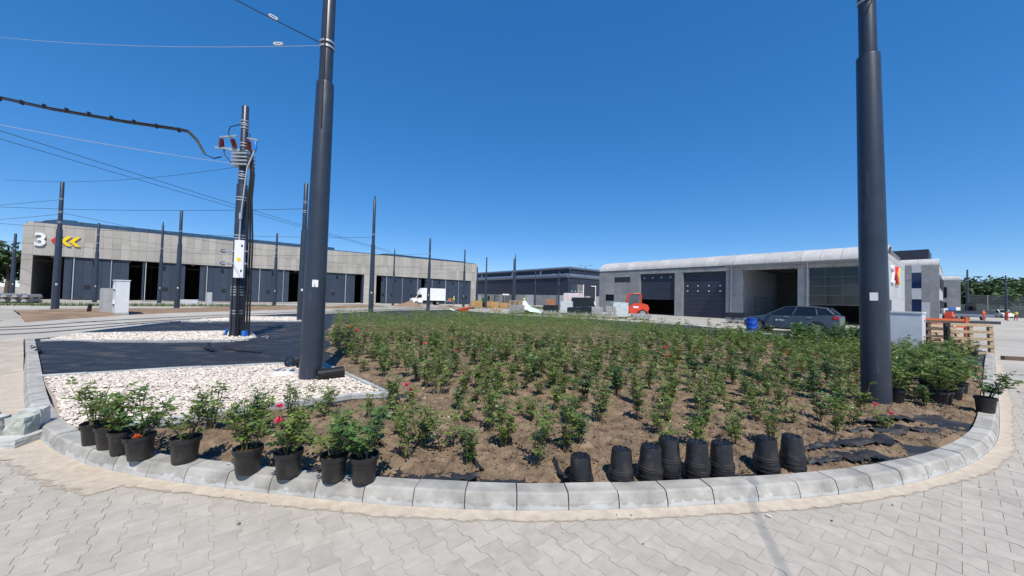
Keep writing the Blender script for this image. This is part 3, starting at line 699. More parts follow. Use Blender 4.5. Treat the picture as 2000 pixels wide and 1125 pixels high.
for (a, b, s_, lb) in [
    ((-47,26,6.6),(-10.9,28.5,6.0),.5,'thin wire strung level before the hall towards the fabric corner pole'),
    ((-50,36,5.9),(-9.3,41.1,6.3),.7,'thin wire crossing the hall front to the pole by the truck'),
    ((-60,40,5.4),(-7.2,54.7,6.3),.9,'thin wire along the upper concrete band of the hall'),
    ((-58,42,4.7),(-4,57.9,5.6),.9,'thin wire along the lower concrete band of the hall'),
    ((-45.3,40.1,7.2),(-10,60,6.0),.6,'thin wire from the cabinet pole to the hall end'),
    ((-30.8,24.95,6.6),(-26.7,41.6,6.2),.2,'thin wire joining the chevron sign pole and the slab pole'),
    ((-60,33,7.8),(-30.8,24.95,7.5),.2,'upper thin wire reaching the chevron sign pole'),
    ((-60,33,6.5),(-30.8,24.95,6.5),.2,'lower thin wire reaching the chevron sign pole'),
    ((-11.25,19.75,6.1),(-40,24,6.9),.3,'thin wire leading left from the far gravel strip pole'),
        ((32,49,6.6),(140,64,7.5),.4,'upper thin wire above the far right yard'),
    ((40,50,5.6),(140,64,6.2),.3,'lower thin wire above the far right yard'),
    ((-4.1,57.9,4.2),(11,84,4.6),.3,'thin wire crossing in front of the dark hall')]:
    wire(lb, a, b, s_, .012)
wire('heavy overhead cable from the right pole passing back over the pavement', (5.48,5.58,6.4), (-.07,-10,7.1), .15, .009)
m_ = MB(); m_.tube([(0,0,0),(-1.3,0,.02)], .03, 6); m_.obox((-1.45,0,.02),(.5,.25,.12)); tag(m_.build('arm_lamp', M_pole, None, (-7.14,54.6,3.3)), 'small dark lamp on a side arm of the hall end pole', 'lamp')

# ================================================================ BUILDINGS
# --- tram hall
hx, hy = XY(-17, 69.5)
hall = thing('tram_hall', 'long concrete tram hall with blue folding doors and numeral three sign', 'building', (hx, hy, -.03), GA)
HL = 64.0
c = MB()
c.box(.15,.14,5.3,HL-.15,.6,9.1); c.box(0.05,.14,0,.8,.6,5.3); c.box(39.05,.14,0,41.15,.6,5.3); c.box(62.35,.14,0,HL-.1,.6,5.3)
c.box(.1,.6,0,.5,38,9.1); c.box(HL-.5,.6,0,HL-.1,38,9.1); c.box(.5,37.6,0,HL-.5,38,9.1); c.box(.1,.6,9.05,HL-.1,38,9.2)
c.build('wall', M_core, hall)
f_ = MB(); f_.box(.5,.6,-.02,HL-.5,37.6,.02); f_.build('hall_floor', M_yard, hall)
pan = MB(); pan.box(.006,0,.006,.794,.12,1.955); pan_me = pan.mesh('concrete_panel', M_conc)
for i in range(80):
    for j in range(2):
        if i == 0 and j == 1: continue
        if i == 79 and j == 1: continue
        link('concrete_panel', pan_me, hall, (i*.8, rnd.uniform(0,.006), 5.28 + j*1.96))
for (x0, s_) in ((0,1),(64,-1)):
    arc = [(x0+s_*(.75-.75*math.cos(t)), 9.2-.75+.75*math.sin(t)) for t in [k*math.pi/16 for k in range(9)]]
    q = MB(); q.prism([(x0+s_*.01,7.25)] + arc + [(x0+s_*.79,9.2),(x0+s_*.79,7.25)], 0, .12, 'y'); q.build('concrete_panel', M_conc, hall)
for (x0, x1) in ((0,.85),(39.0,40.1),(40.1,41.2),(62.3,63.15),(63.15,64)):
    for k in range(3):
        q = MB(); q.box(x0+.006,0,k*1.76+.006,x1-.006,.12,(k+1)*1.76-.006); q.build('concrete_panel', M_conc, hall)
leaf = MB(); leaf.box(.008,0,0,.787,.07,5.2); leaf_me = leaf.mesh('door_leaf', M_door)
bays = [.85+3.18*i for i in range(12)] + [41.2+.0] + [43.2+3.19*i for i in range(6)]
openx = [(1.0,3.0),(8.75,10.35),(10.45,11.7),(14.1,15.9),(27.4,29.4),(37.4,38.9),(41.25,42.1),(50.2,51.4)]
def is_open(x): return any(a <= x <= b for a, b in openx)
for bi, b0 in enumerate(bays):
    wd = 2.0 if bi == 12 else 3.18
    nl = 4 if wd > 3 else 2
    lw = wd/nl
    for k in range(nl):
        xc = b0 + (k+.5)*lw
        if is_open(xc): continue
        o = link('door_leaf', leaf_me, hall, (b0+k*lw, .22, .06)); o.scale = (lw/.795,1,1)
        if k in (1,2) and (bi*7+k) % 3:
            q = MB(); q.box(.1,0,0,.62,.02,.55); q.build('door_window', M_black, hall, (b0+k*lw+.04, .205, 1.35))
    # folded leaves beside open bays stand proud
    if any(b0 < (a+b)/2 < b0+wd for a, b in openx):
        q = MB(); q.box(0,0,0,.08,.72,5.2); q.build('folded_leaf', M_door, hall, (b0+wd-.32, .15, .06))
        q = MB(); q.box(0,0,0,.08,.70,5.2); q.build('folded_leaf', M_door, hall, (b0+wd-.22, .12, .06))
    q = MB(); q.box(-.035,.10,0,.035,.2,5.2); q.build('door_post', M_galv if bi % 2 else M_conclt, hall, (b0+wd, 0, .05))
    q = MB(); q.box(-.18,-.28,5.02,.18,-.04,5.26); q.build('door_lamp', M_black, hall, (b0+wd*.5, 0, 0))
for k in range(18):
    q = MB(); q.box(0,0,0,.3,.3,9); q.build('inner_column', M_core, hall, (2+k*3.4, 9+(k%3)*7, 0))
q = MB(); q.prism([(1.0,9.2),(1.6,9.55),(2.6,9.82),(4.0,9.85),(4.0,9.72),(33.8,9.72),(33.8,9.2)], .3, 5.5, 'y'); q.build('roof_light', M_rooflt, hall)
q = MB(); q.prism([(41.7,9.2),(42.3,9.5),(43.2,9.62),(44.5,9.62),(60.8,9.5),(61.6,9.2)], .5, 5.5, 'y'); q.build('roof_light', M_rooflt, hall)
for k in range(20):
    q = MB(); q.box(0,.22,9.2,.08,.3,9.74); q.build('roof_rib', M_rooflt, hall, (4.4+k*1.5,0,0))
q = MB(); q.box(.8,-.03,9.2,63.2,.5,9.27); q.build('coping', M_rooflt, hall)
# sign: 3 and chevrons
tcv = bpy.data.curves.new('digit', 'FONT'); tcv.body = '3'; tcv.size = 2.12; tcv.extrude = .06; tcv.offset = .045
to = bpy.data.objects.new('tmp', tcv); COL.objects.link(to)
dg = bpy.context.evaluated_depsgraph_get(); tme = bpy.data.meshes.new_from_object(to.evaluated_get(dg)); bpy.data.objects.remove(to)
tme.materials.clear(); tme.materials.append(M_white)
link('sign_digit', tme, hall, (.82, -.12, 6.45), rot=(math.pi/2,0,0), scale=(1.0,1.0,1))
def chev(x, z, w_, h_, m, par, flip=1):
    t = .42*w_
    q = MB(); q.prism([(0,0),(w_-t,h_/2),(w_,h_/2),(t+.02,0),(w_,-h_/2),(w_-t,-h_/2)] if flip == 1 else [], -.14, -.04, 'y'); return q.build('sign_chevron', m, par, (x,0,z))
chev(2.15,7.18,.92,1.2,M_red,hall); chev(2.87,7.18,.92,1.2,M_yellow,hall); chev(3.59,7.18,.92,1.2,M_yellow,hall)

# --- garage with vaulted roof
gx, gy = XY(42.5, 3.7)
gar = thing('garage_building', 'grey concrete garage with rounded pale roof and roller doors', 'building', (gx, gy, -.03), GA)
D_ = 14.0; GL = 28.6
c = MB()
c.box(.12,0.1,5.1,.5,GL-.1,5.75)
for (a, b) in ((0.1,.45),(5.2,5.85),(10.65,12.05),(16.85,17.65),(22.35,GL-.1)): c.box(.12,a,0,.5,b,5.1)
c.box(.5,.1,0,D_,.4,5.6); c.box(.5,GL-.4,0,D_,GL-.1,5.6)
c.box(1.8,0,5.6,D_,GL,5.75)
c.build('wall', M_core, gar)
# back wall with window openings
b2 = MB(); zw0, zw1 = 2.9, 4.3
for (a, b) in ((.4,3.0),(5.0,6.8),(8.6,GL-.4)): b2.box(D_-.3,a,0,D_,b,5.6)
for (a, b) in ((3.0,5.0),(6.8,8.6)): b2.box(D_-.3,a,0,D_,b,zw0); b2.box(D_-.3,a,zw1,D_,b,5.6)
b2.build('back_wall', M_core, gar)
iw = MB()
for yy in (5.5, 11.3, 17.2): iw.box(.55,yy-.08,0,D_-.3,yy+.08,5.55)
iw.build('partition', M_white, gar)
fl = MB(); fl.box(.0,.1,-.02,D_,GL-.1,.03); fl.build('garage_floor', M_yard, gar)
def gpanel(y0, y1, z0, z1, m=M_concg):
    q = MB(); q.box(0,y0+.006,z0+.006,.12,y1-.006,z1-.006); return q.build('concrete_panel', m, gar, (rnd.uniform(0,.006),0,0))
for (a, b) in ((0,.5),(5.15,5.9),(10.6,11.3),(11.3,12.1),(16.8,17.7)):
    for (z0, z1) in ((0,2.47),(2.47,5.1)): gpanel(a, b, z0, z1)
yy = 22.3
for k, wd in enumerate((1.4,1.2,1.25,1.4,1.05)):
    if k in (1,2):
        gpanel(yy, yy+wd, 0, 2.47); gpanel(yy, yy+wd, 2.47, 4.1); gpanel(yy, yy+wd, 4.8, 5.1)
    elif k == 3:
        gpanel(yy, yy+wd, 0, 1.6); gpanel(yy, yy+wd, 2.47, 5.1)
    else:
        gpanel(yy, yy+wd, 0, 2.47); gpanel(yy, yy+wd, 2.47, 5.1)
    yy += wd
k = 0; yy = 0
while yy < GL-.2:
    wd = min(1.43, GL-yy); gpanel(yy, yy+wd, 5.1, 5.6); yy += wd
q = MB(); q.box(.04,23.71,4.1,.1,26.14,4.8); q.build('window', M_glass, gar)
q = MB(); q.box(.02,24.9,4.1,.05,24.96,4.8); q.build('window_mullion', M_black, gar)
q = MB(); q.box(.04,26.2,1.62,.1,27.5,2.44); q.build('window', M_glass, gar)
q = MB(); q.box(-.05,0,5.6,.12,GL,5.68); q.build('gutter', M_pole, gar)
# side wall panels (facing the right yard)
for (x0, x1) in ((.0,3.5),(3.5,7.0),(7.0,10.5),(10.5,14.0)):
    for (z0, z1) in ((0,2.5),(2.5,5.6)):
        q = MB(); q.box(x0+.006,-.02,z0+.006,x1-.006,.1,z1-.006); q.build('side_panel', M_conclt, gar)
q = MB(); q.box(1.0,-.04,0,2.0,-.022,2.3); q.build('side_door', M_door, gar)
q = MB(); q.prism([(0,5.62),(.1,6.05),(14,6.15),(14,5.62)], -.03, .1, 'y'); q.build('side_parapet', M_roofz, gar)
t2 = bpy.data.curves.new('digit', 'FONT'); t2.body = '2'; t2.size = 2.1; t2.extrude = .06; t2.offset = .04
to = bpy.data.objects.new('tmp', t2); COL.objects.link(to); dg = bpy.context.evaluated_depsgraph_get(); tm2 = bpy.data.meshes.new_from_object(to.evaluated_get(dg)); bpy.data.objects.remove(to)
tm2.materials.clear(); tm2.materials.append(M_white)
link('sign_digit', tm2, gar, (1.6,-.1,3.75), rot=(math.pi/2,0,0), scale=(1.7,1,1))
for k, mm in enumerate((M_red, M_yellow)):
    q = MB(); w_, h_ = 2.0, 1.55; t = .9
    q.prism([(0,0),(w_-t,h_/2),(w_,h_/2),(t,0),(w_,-h_/2),(w_-t,-h_/2)], -.2, -.03, 'y'); q.build('sign_chevron', mm, gar, (4.0+k*1.5,0,4.55))
# vaulted roof shells
segs = 20; sw = GL/segs
ring = [(2.4-2.4*math.cos(t), 5.68+1.3*math.sin(t)) for t in [k*math.pi/2/10 for k in range(11)]]
pr = ring + [(2.4,6.80)] + [(2.3-2.25*math.cos(t), 5.66+1.15*math.sin(t)) for t in [k*math.pi/2/10 for k in range(10,-1,-1)]]
q = MB(); q.prism([(x, z) for x, z in pr], .012, sw-.012, 'y'); shell = q.mesh('roof_shell', M_roofz, 30)
for k in range(segs): link('roof_shell', shell, gar, (rnd.uniform(0,.006), k*sw, rnd.uniform(-.006,.006)))
q = MB(); q.box(2.35,.3,6.2,D_,GL-.02,6.93); q.build('roof', M_roofflat, gar)
q = MB(); q.box(2.2,.0,5.7,2.5,.3,6.9); q.lathe([(.25,0),(.3,.15),(.1,.3)],10,(6,13.5,6.93)); q.build('roof_vent', M_roofflat, gar)
# doors
def roller(y0, y1, zb, rows, label):
    n_ = int((5.08-zb)/.5)+1; hh = (5.08-zb)/n_
    for k in range(n_):
        q = MB(); q.box(.28,y0+.02,zb+k*hh+.008,.34,y1-.02,zb+(k+1)*hh-.004); q.build('door_section', M_navy, gar)
    for zr in rows:
        for j in range(4):
            yc = y1 - (y1-y0)*(j+.5)/4
            q = MB(); q.box(.262,yc-.22,zr-.09,.279,yc+.22,zr+.09); wn = q.build('door_window', M_glass, gar)
            q = MB(); q.box(.255,yc+.02,zr-.06,.2615,yc+.18,zr+.06); q.build('pane', M_headl, wn)
roller(17.7,22.3,1.9,(4.62,),'')
roller(12.1,16.8,.05,(3.55,2.95),'')
for (yy, s_) in ((22.3,-1),(17.7,1),(16.8,-1),(12.1,1),(10.6,-1),(5.9,1),(5.15,-1)):
    q = MB(); q.box(.03,yy-.04 if s_ < 0 else yy,.02,.3,yy if s_ < 0 else yy+.04,5.08); q.build('door_jamb', M_galv, gar)
# glazed sectional door, half raised
M_framed = mat('dark_frame', (.085,.09,.095), .5, .08, 3)
q = MB(); q.box(.30,.55,1.75,.31,5.1,5.05); q.build('door_glazing', mat('tinted_glazing', (0.02,0.024,0.028), 0.08, .05, 3, alpha=.75, spec=.6), gar)
for k in range(5):
    q = MB(); q.box(.27,.5,1.7+k*.83,.35,5.15,1.78+k*.83); q.build('door_rail', M_framed, gar)
for k in range(5):
    q = MB(); q.box(.275,.5+k*1.15,1.7,.345,.56+k*1.15,5.08); q.build('door_stile', M_framed, gar)
# canopy
M_can = mat('canopy_glass', (.36,.40,.41), .15, .05, 2, alpha=.42, spec=.5)
q = MB(); q.add([(-1.25,.2,5.62),(-1.25,11.9,5.62),(-.0,11.9,5.46),(-.0,.2,5.46),(-1.25,.2,5.635),(-1.25,11.9,5.635),(-.0,11.9,5.475),(-.0,.2,5.475)],[(0,1,2,3),(7,6,5,4),(0,4,5,1),(1,5,6,2),(2,6,7,3),(3,7,4,0)]); q.build('canopy', M_can, gar)
for k in range(9):
    y_ = .3 + k*1.44
    q = MB(); q.tube([(0,y_,5.05),(-.55,y_,5.4),(-1.2,y_,5.58)], .035, 6); q.tube([(0,y_,5.43),(-1.2,y_,5.59)], .03, 6); q.build('canopy_bracket', M_galv, gar)
for y_ in (11.6, 5.2):
    q = MB(); q.tube([(-.07,y_,.1),(-.07,y_,5.5)], .05, 8); q.build('downpipe', M_galv, gar, smooth=40)
q = MB()
for k in range(2):
    for (dy, dz, sy, sz) in ((0,0,.05,2.3),(.8,0,.05,2.3),(.4,1.1,.85,.05),(.4,-1.1,.85,.05),(.4,.2,.85,.04)): q.obox((1.8+k*.4+dz*.12,9.2-k*.5+dy,1.2+dz),(.05,sy,sz),0,0,0,.12)
q.build('leaning_frame', M_pole, gar)

# --- dark hall in the middle
mx, my = XY(66, 59.3)
mid = thing('dark_hall', 'dark navy clad hall with concrete plinth and bullnose roof edge', 'building', (mx, my, -.03), GA)
ML = 60.0
q = MB(); q.box(.1,0.1,0,26,ML,7.2); q.build('wall_core', M_core, mid)
k = 0; yy = 0
while yy < ML:
    q = MB(); q.box(0,yy+.01,0,.1,yy+2.99,2.68); q.build('plinth_panel', M_concg if k % 4 else M_conclt, mid); yy += 3; k += 1
for j in range(14):
    q = MB(); q.box(.02,0,2.7+j*.3+.008,.1,ML,2.7+(j+1)*.3); q.build('cladding_board', M_navy, mid)
    for (a, b) in ((0,.95),(6.0,8.4),(10.6,26)):
        if 2.7+j*.3 > 5.55: a, b = (0,26) if a == 0 else (None,None)
        if a is None: continue
        q = MB(); q.box(a,-.02,2.7+j*.3+.008,b,.1,2.7+(j+1)*.3); q.build('cladding_board', M_navy, mid)
for (a, b) in ((0,.95),(6.0,8.4),(10.6,26)):
    q = MB(); q.box(a,-.02,0,b,.1,2.68); q.build('plinth_panel', M_concg, mid)
def bull(x0, y0, x1, y1, z0, z1, name, par):
    rr = (z1-z0)/2; prf = [(-.35*math.sin(t), z0+rr-rr*math.cos(t)) for t in [k*math.pi/8 for k in range(9)]]
    q = MB(); q.prism([(x0+a, z) for a, z in prf] + [(x0+.4,z1),(x0+.4,z0)], y0, y1, 'y'); q.build(name, M_navyl, par, smooth=35)
    q = MB(); q.prism([(y0+a, z) for a, z in prf] + [(y0+.4,z1),(y0+.4,z0)], x0+.2, x1, 'x'); o = q.build(name, M_navyl, par, smooth=35)
bull(0,0,13,ML,6.95,7.9,'roof_edge',mid)
q = MB(); q.box(2,.4,7.0,26,ML,7.86); q.build('roof', M_roofflat, mid)
q = MB(); q.box(3.0,2.2,7.8,26,ML,9.2); q.build('upper_wall', M_navy, mid)
bull(3.0,2.2,26,ML,9.2,9.9,'upper_roof_edge',mid)
q = MB(); q.box(.95,.05,0,6.0,.12,5.6); q.build('door_recess', M_dark, mid)
for k in range(4):
    q = MB(); q.box(1.0+k*1.2,-.03,.05,2.1+k*1.2,.04,5.4); dl = q.build('door_leaf', M_door if k < 2 else M_core, mid)
    for j in range(3):
        q = MB(); q.box(1.3+k*1.2,-.05,1.0+j*1.3,1.55+k*1.2,-.031,1.25+j*1.3); q.build('pane', M_headl, dl)
q = MB(); q.box(5.5,-.12,0,5.75,-.03,5.5); q.build('door_post', M_white, mid)
q = MB(); q.box(8.4,.05,0,10.6,.12,5.6); q.build('door_recess', M_dark, mid)
q = MB(); q.box(10.3,-.12,0,10.5,-.03,5.4); q.box(8.6,-.12,5.1,10.3,-.03,5.3); q.build('door_frame', M_white, mid)
q = MB(); q.box(-.04,31.5,0,.0,32.6,2.2); q.build('side_door', M_black, mid)
for y_ in (9.5,21,36):
    q = MB(); q.tube([(.1,y_,7.9),(.1,y_,9.0)], .04, 6); q.tube([(-.3,y_,7.9),(.1,y_,8.7)], .03, 6); q.build('roof_mast', M_galv, mid)

# --- admin building behind the garage
ax, ay = XY(78, 1.8)
adm = thing('office_block', 'grey two storey office block with blue windows and black roof box', 'building', (ax, ay, -.03), GA)
q = MB(); q.box(.1,.1,0,18,16,7.8); q.build('wall_core', M_core, adm)
def apan(y0,y1,z0,z1,m): q = MB(); q.box(0,y0+.006,z0+.006,.1,y1-.006,z1-.006); q.build('facade_panel', m, adm)
for (z0, z1) in ((0,2.55),(2.55,5.2),(5.2,7.8)): apan(0,.85,z0,z1,M_concg); apan(.85,1.65,z0,z1,M_concg if z0 else M_conclt)
for y0 in (2.6,3.9,6.4,7.7,9.0,10.3,11.6,12.9,14.2):
    for (z0, z1) in ((0,2.55),(2.55,5.2),(5.2,7.8)): apan(y0,min(y0+1.3,16),z0,z1,M_concg)
for y0, wd in ((1.65,.95),(5.2,1.2)):
    apan(y0,y0+wd,6.75,7.8,M_conclt); apan(y0,y0+wd,2.95,4.5,M_conclt)
    for (z0, z1) in ((4.5,6.75),(.6,2.95)):
        q = MB(); q.box(.05,y0+.05,z0,.1,y0+wd-.05,z1); wn = q.build('window', M_blueglass, adm)
        for t in (.3,.75):
            q = MB(); q.box(.02,y0+.05,z0+(z1-z0)*t,.05,y0+wd-.05,z0+(z1-z0)*t+.07); q.build('window_bar', M_black, wn)
    apan(y0,y0+wd,0,.6,M_concg)
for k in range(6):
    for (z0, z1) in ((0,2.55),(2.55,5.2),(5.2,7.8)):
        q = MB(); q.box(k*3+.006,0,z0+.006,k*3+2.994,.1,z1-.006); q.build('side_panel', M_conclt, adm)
    for z0 in (1.0,4.5):
        q = MB(); q.box(k*3+.8,-.1,z0,k*3+2.0,-.002,z0+1.9); q.build('window', M_glass, adm)
ring2 = [(1.3-1.3*math.cos(t), 7.8+.95*math.sin(t)) for t in [k*math.pi/2/8 for k in range(9)]]
for k in range(8):
    q = MB(); q.prism(ring2 + [(1.3,7.8)], k*2+.01, k*2+1.99, 'y'); q.build('roof_shell', M_roofz, adm, smooth=30)
q = MB(); q.box(1.3,.1,7.8,18,16,8.6); q.build('roof', M_roofflat, adm)
q = MB(); q.box(1.6,1.0,8.5,9.5,11,10.2); q.build('roof_box', M_navy, adm)
q = MB(); q.box(.02,-.05,7.75,18,.1,7.95); q.build('side_coping', M_roofz, adm)

# --- far grey building
fx, fy = XY(112, -.1)
far = thing('far_building', 'low grey concrete building at the end of the right yard', 'building', (fx, fy, -.03), GA)
q = MB(); q.box(.1,.1,0,10,14,7.4); q.build('wall_core', M_core, far)
for y0 in np.arange(0,14,1.55):
    for (z0,z1) in ((0,3.6),(3.6,7.4)):
        q = MB(); q.box(0,y0+.006,z0+.006,.1,y0+1.54,z1-.006); q.build('facade_panel', M_concg, far)
for (z0,z1) in ((.6,3.0),(3.9,6.0)):
    q = MB(); q.box(-.03,1.7,z0,-.002,4.2,z1); q.build('window', M_glass, far)
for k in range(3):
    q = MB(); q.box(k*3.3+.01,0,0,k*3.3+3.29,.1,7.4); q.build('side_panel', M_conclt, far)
for k in range(7):
    q = MB(); q.prism([(1.1-1.1*math.cos(t), 7.4+.85*math.sin(t)) for t in [j*math.pi/2/8 for j in range(9)]] + [(1.1,7.4)], k*2+.01, k*2+1.99, 'y'); q.build('roof_shell', M_roofz, far, smooth=30)

# ================================================================ FENCES, TREES
def tree(x, y, h, cr, label, seed, nleaf=1500, group=None, ls=.42):
    rr = random.Random(seed); t = thing('broadleaf_tree', label, 'tree', (x, y, -.05), rr.uniform(0,6), group)
    tr = MB(); tr.tube([(0,0,0),(.1,0,h*.3),(0,.1,h*.6),(.1,.1,h*.85)], [.28,.22,.14,.04], 8)
    for k in range(7):
        a = rr.uniform(0,6.28); z0 = h*rr.uniform(.25,.6); L_ = cr*rr.uniform(.6,.95)
        tr.tube([(0,0,z0),(math.cos(a)*L_*.5,math.sin(a)*L_*.5,z0+h*.12),(math.cos(a)*L_,math.sin(a)*L_,z0+h*.2)], [.1,.06,.02], 5)
    tr.build('trunk', M_bark, t, smooth=50)
    cl = [(rr.gauss(0,cr*.45), rr.gauss(0,cr*.45), h*rr.uniform(.32,.93), cr*rr.uniform(.28,.5)) for _ in range(16)]
    lf = MB(); V = []; F = []
    for k in range(nleaf):
        cx, cy, cz, r_ = rr.choice(cl)
        d = Vector((rr.gauss(0,1), rr.gauss(0,1), rr.gauss(0,.8))).normalized() * r_ * rr.uniform(.55,1.08)
        c_ = Vector((cx,cy,cz)) + d; s_ = ls*rr.uniform(.5,1.2)
        n1 = Vector((rr.gauss(0,1),rr.gauss(0,1),rr.gauss(0,1))).normalized(); n2 = n1.orthogonal().normalized(); o_ = len(V)
        V += [tuple(c_-n1*s_), tuple(c_+n2*s_*.55), tuple(c_+n1*s_), tuple(c_-n2*s_*.55)]; F.append((o_,o_+1,o_+2,o_+3))
    me = bpy.data.meshes.new('crown'); me.from_pydata(V, [], F); me.update(); me.materials.append(M_tree)
    link('crown', me, t)
    return t
k = 0
for (x, y, h, cr) in [(a_, b_2, c_2*.88, d_2) for a_, b_2, c_2, d_2 in [(118,92,9.5,4.5),(124,96,10.5,5),(131,97,10,5),(138,99,11,5.2),(145,103,10.5,5.2),(152,104,11.5,5.5),(160,108,11.5,5.5),(169,113,12,6),(128,103,10.5,5),(141,108,11.5,5.5),(156,114,12,6),(112,94,8.5,4)]]:
    tree(x, y, h, cr, 'dark green tree in the wood behind the tall mesh fence', 100+k, 1500, 'trees behind the mesh fence', .55); k += 1
for (x, y, h, cr, lb) in [(-82,50,9.5,4.2,'tall dark tree left of the tram hall'),(-90,56,11,5,'broad dark tree behind the left mast'),(-74,54,8,3.2,'small tree close to the tram hall corner')]:
    tree(x, y, h, cr, lb, 300+k, 1800, None, .5); k += 1
def fence(x0, y0, x1, y1, h, nposts, label, dense=14):
    f2 = thing('mesh_fence', label, 'fence', (x0, y0, -.05)); d = Vector((x1-x0, y1-y0)); L_ = d.length; f2.rotation_euler = (0,0,math.atan2(d.y,d.x))
    for k in range(nposts):
        q = MB(); q.box(-.05,-.05,0,.05,.05,h); q.build('post', M_galv, f2, (L_*k/(nposts-1),0,0))
    for k in range(nposts-1):
        w_ = L_/(nposts-1); q = MB()
        for j in range(dense): q.box(.05,-.012,h*(j+.5)/dense-.012,w_-.05,.012,h*(j+.5)/dense+.012)
        for j in range(dense*2): q.box(w_*(j+.5)/(dense*2)-.008,-.008,0,w_*(j+.5)/(dense*2)+.008,.008,h)
        q.build('mesh_panel', M_fence, f2, (L_*k/(nposts-1),0,0))
fence(104,84,150,92,5.2,9,'tall wire mesh fence closing off the right yard')
q = MB(); q.box(0,0,0,46,.12,3.0); tag(q.build('dark_screen', mat('green_screen', (.035,.055,.045), .9, .2, 1), None, (104.6,86.2,-.05), math.atan2(8,46)), 'dark screen panel behind the tall mesh fence', 'screen')
fence(-86,46,-66,40.5,3.0,6,'dark wire fence left of the tram hall')

# ================================================================ ROSES
def rose_mesh(seed, h, nst, spread, leaf_l, nleaf, willow=False, mm=None):
    rr = random.Random(seed); st = MB(); V = []; F = []; tips = []
    for s_ in range(nst):
        a = rr.uniform(0, 6.28); out = rr.uniform(.15,1)*spread; hh = h*rr.uniform(.6,1.05)
        P = []; bx, by = math.cos(a)*.015, math.sin(a)*.015
        for k in range(5):
            t = k/4; P.append(Vector((bx + math.cos(a)*out*t**1.2 + rr.gauss(0,.008), by + math.sin(a)*out*t**1.2 + rr.gauss(0,.008), -.02 + hh*t)))
        st.tube(P, [.005,.0045,.004,.003,.0018], 4, False); tips.append(P[-1])
        n_ = int(nleaf/nst)
        for k in range(n_):
            t = rr.uniform(.16,1.0)**.75; i = min(3, int(t*4)); q = P[i] + (P[i+1]-P[i])*(t*4-i)
            az = rr.uniform(0,6.28); el = rr.uniform(-.15,.75); d = Vector((math.cos(az)*math.cos(el), math.sin(az)*math.cos(el), math.sin(el)))
            rl = leaf_l*rr.uniform(1.0,2.2)
            side = d.cross(Vector((0,0,1))).normalized(); upv = side.cross(d)
            for (pos, ang) in ((1.0,0),(.62,.95),(.62,-.95),(.28,1.15),(.28,-1.15))[:5 if not willow else 3]:
                b = q + d*rl*pos; ld = (d*math.cos(ang) + side*math.sin(ang)); ld = (ld + Vector((0,0,rr.uniform(-.35,.15)))).normalized()
                ll = leaf_l*rr.uniform(.75,1.2); lw = ll*(.36 if not willow else .16); sp = ld.cross(upv).normalized(); nn = sp.cross(ld)
                fold = rr.uniform(.15,.5)*lw; o_ = len(V); tw = rr.uniform(-.5,.5)
                sp = (sp*math.cos(tw) + nn*math.sin(tw)); nn = sp.cross(ld)
                V += [tuple(b), tuple(b+ld*ll*.45+sp*lw+nn*fold), tuple(b+ld*ll), tuple(b+ld*ll*.45-sp*lw+nn*fold)]
                F += [(o_,o_+1,o_+2),(o_,o_+2,o_+3)]
    me = bpy.data.meshes.new('foliage'); me.from_pydata(V, [], F); me.update(); me.materials.append(mm or M_leaf)
    return st.mesh('stems', M_stem), me, tips, st, V, F
def flower_mesh(m, seed):
    rr = random.Random(seed); q = MB()
    for layer, (n_, r_, zz) in enumerate(((5,.030,.0),(5,.021,.008),(3,.012,.014))):
        for k in range(n_):
            a = 2*math.pi*k/n_ + layer*.6 + rr.uniform(-.2,.2); c_, s2 = math.cos(a), math.sin(a); t = .55
            p = lambda rad, off, z: (rad*c_ - off*s2, rad*s2 + off*c_, z)
            q.add([p(.002,0,zz), p(r_*.7,r_*t,zz+.010), p(r_,0,zz+.016+.004*layer), p(r_*.7,-r_*t,zz+.010)], [(0,1,2),(0,2,3)])
    return q.mesh('bloom', m)
VAR = [rose_mesh(s, h, n_, sp, ll, nl, mm=mm) for s, h, n_, sp, ll, nl, mm in (
    (1,.38,6,.12,.036,56,M_leaf),(2,.46,7,.13,.036,70,M_leaf),(3,.30,5,.10,.034,44,M_leaf),(4,.52,7,.15,.038,76,M_leaf),(5,.40,6,.14,.036,56,M_leafl),(6,.24,4,.08,.033,28,M_leaf),(7,.44,6,.12,.037,60,M_leafd),
    (8,.34,5,.16,.035,48,M_leafl),(21,.48,8,.13,.036,74,M_leaf),(22,.33,5,.13,.034,46,M_leaf),(23,.56,5,.12,.037,54,M_leafl),(24,.42,4,.17,.036,36,M_leaf),(25,.36,9,.11,.036,80,M_leafd),(26,.50,6,.10,.038,58,M_leaf))]
TALL = [rose_mesh(s, h, n_, sp, .045, nl, True, mm) for s, h, n_, sp, nl, mm in ((11,.66,9,.18,84,M_leafl),(12,.76,10,.20,96,M_leafl),(13,.58,8,.16,74,M_leaf),(14,.70,9,.18,88,M_leafl))]
BIG = [rose_mesh(s, h, n_, sp, .055, nl, False, M_leafd) for s, h, n_, sp, nl in ((31,.62,9,.26,80),(32,.55,9,.28,76),(33,.68,10,.26,90))]
FL = flower_mesh(M_flower, 1); FLO = flower_mesh(M_flowero, 2)

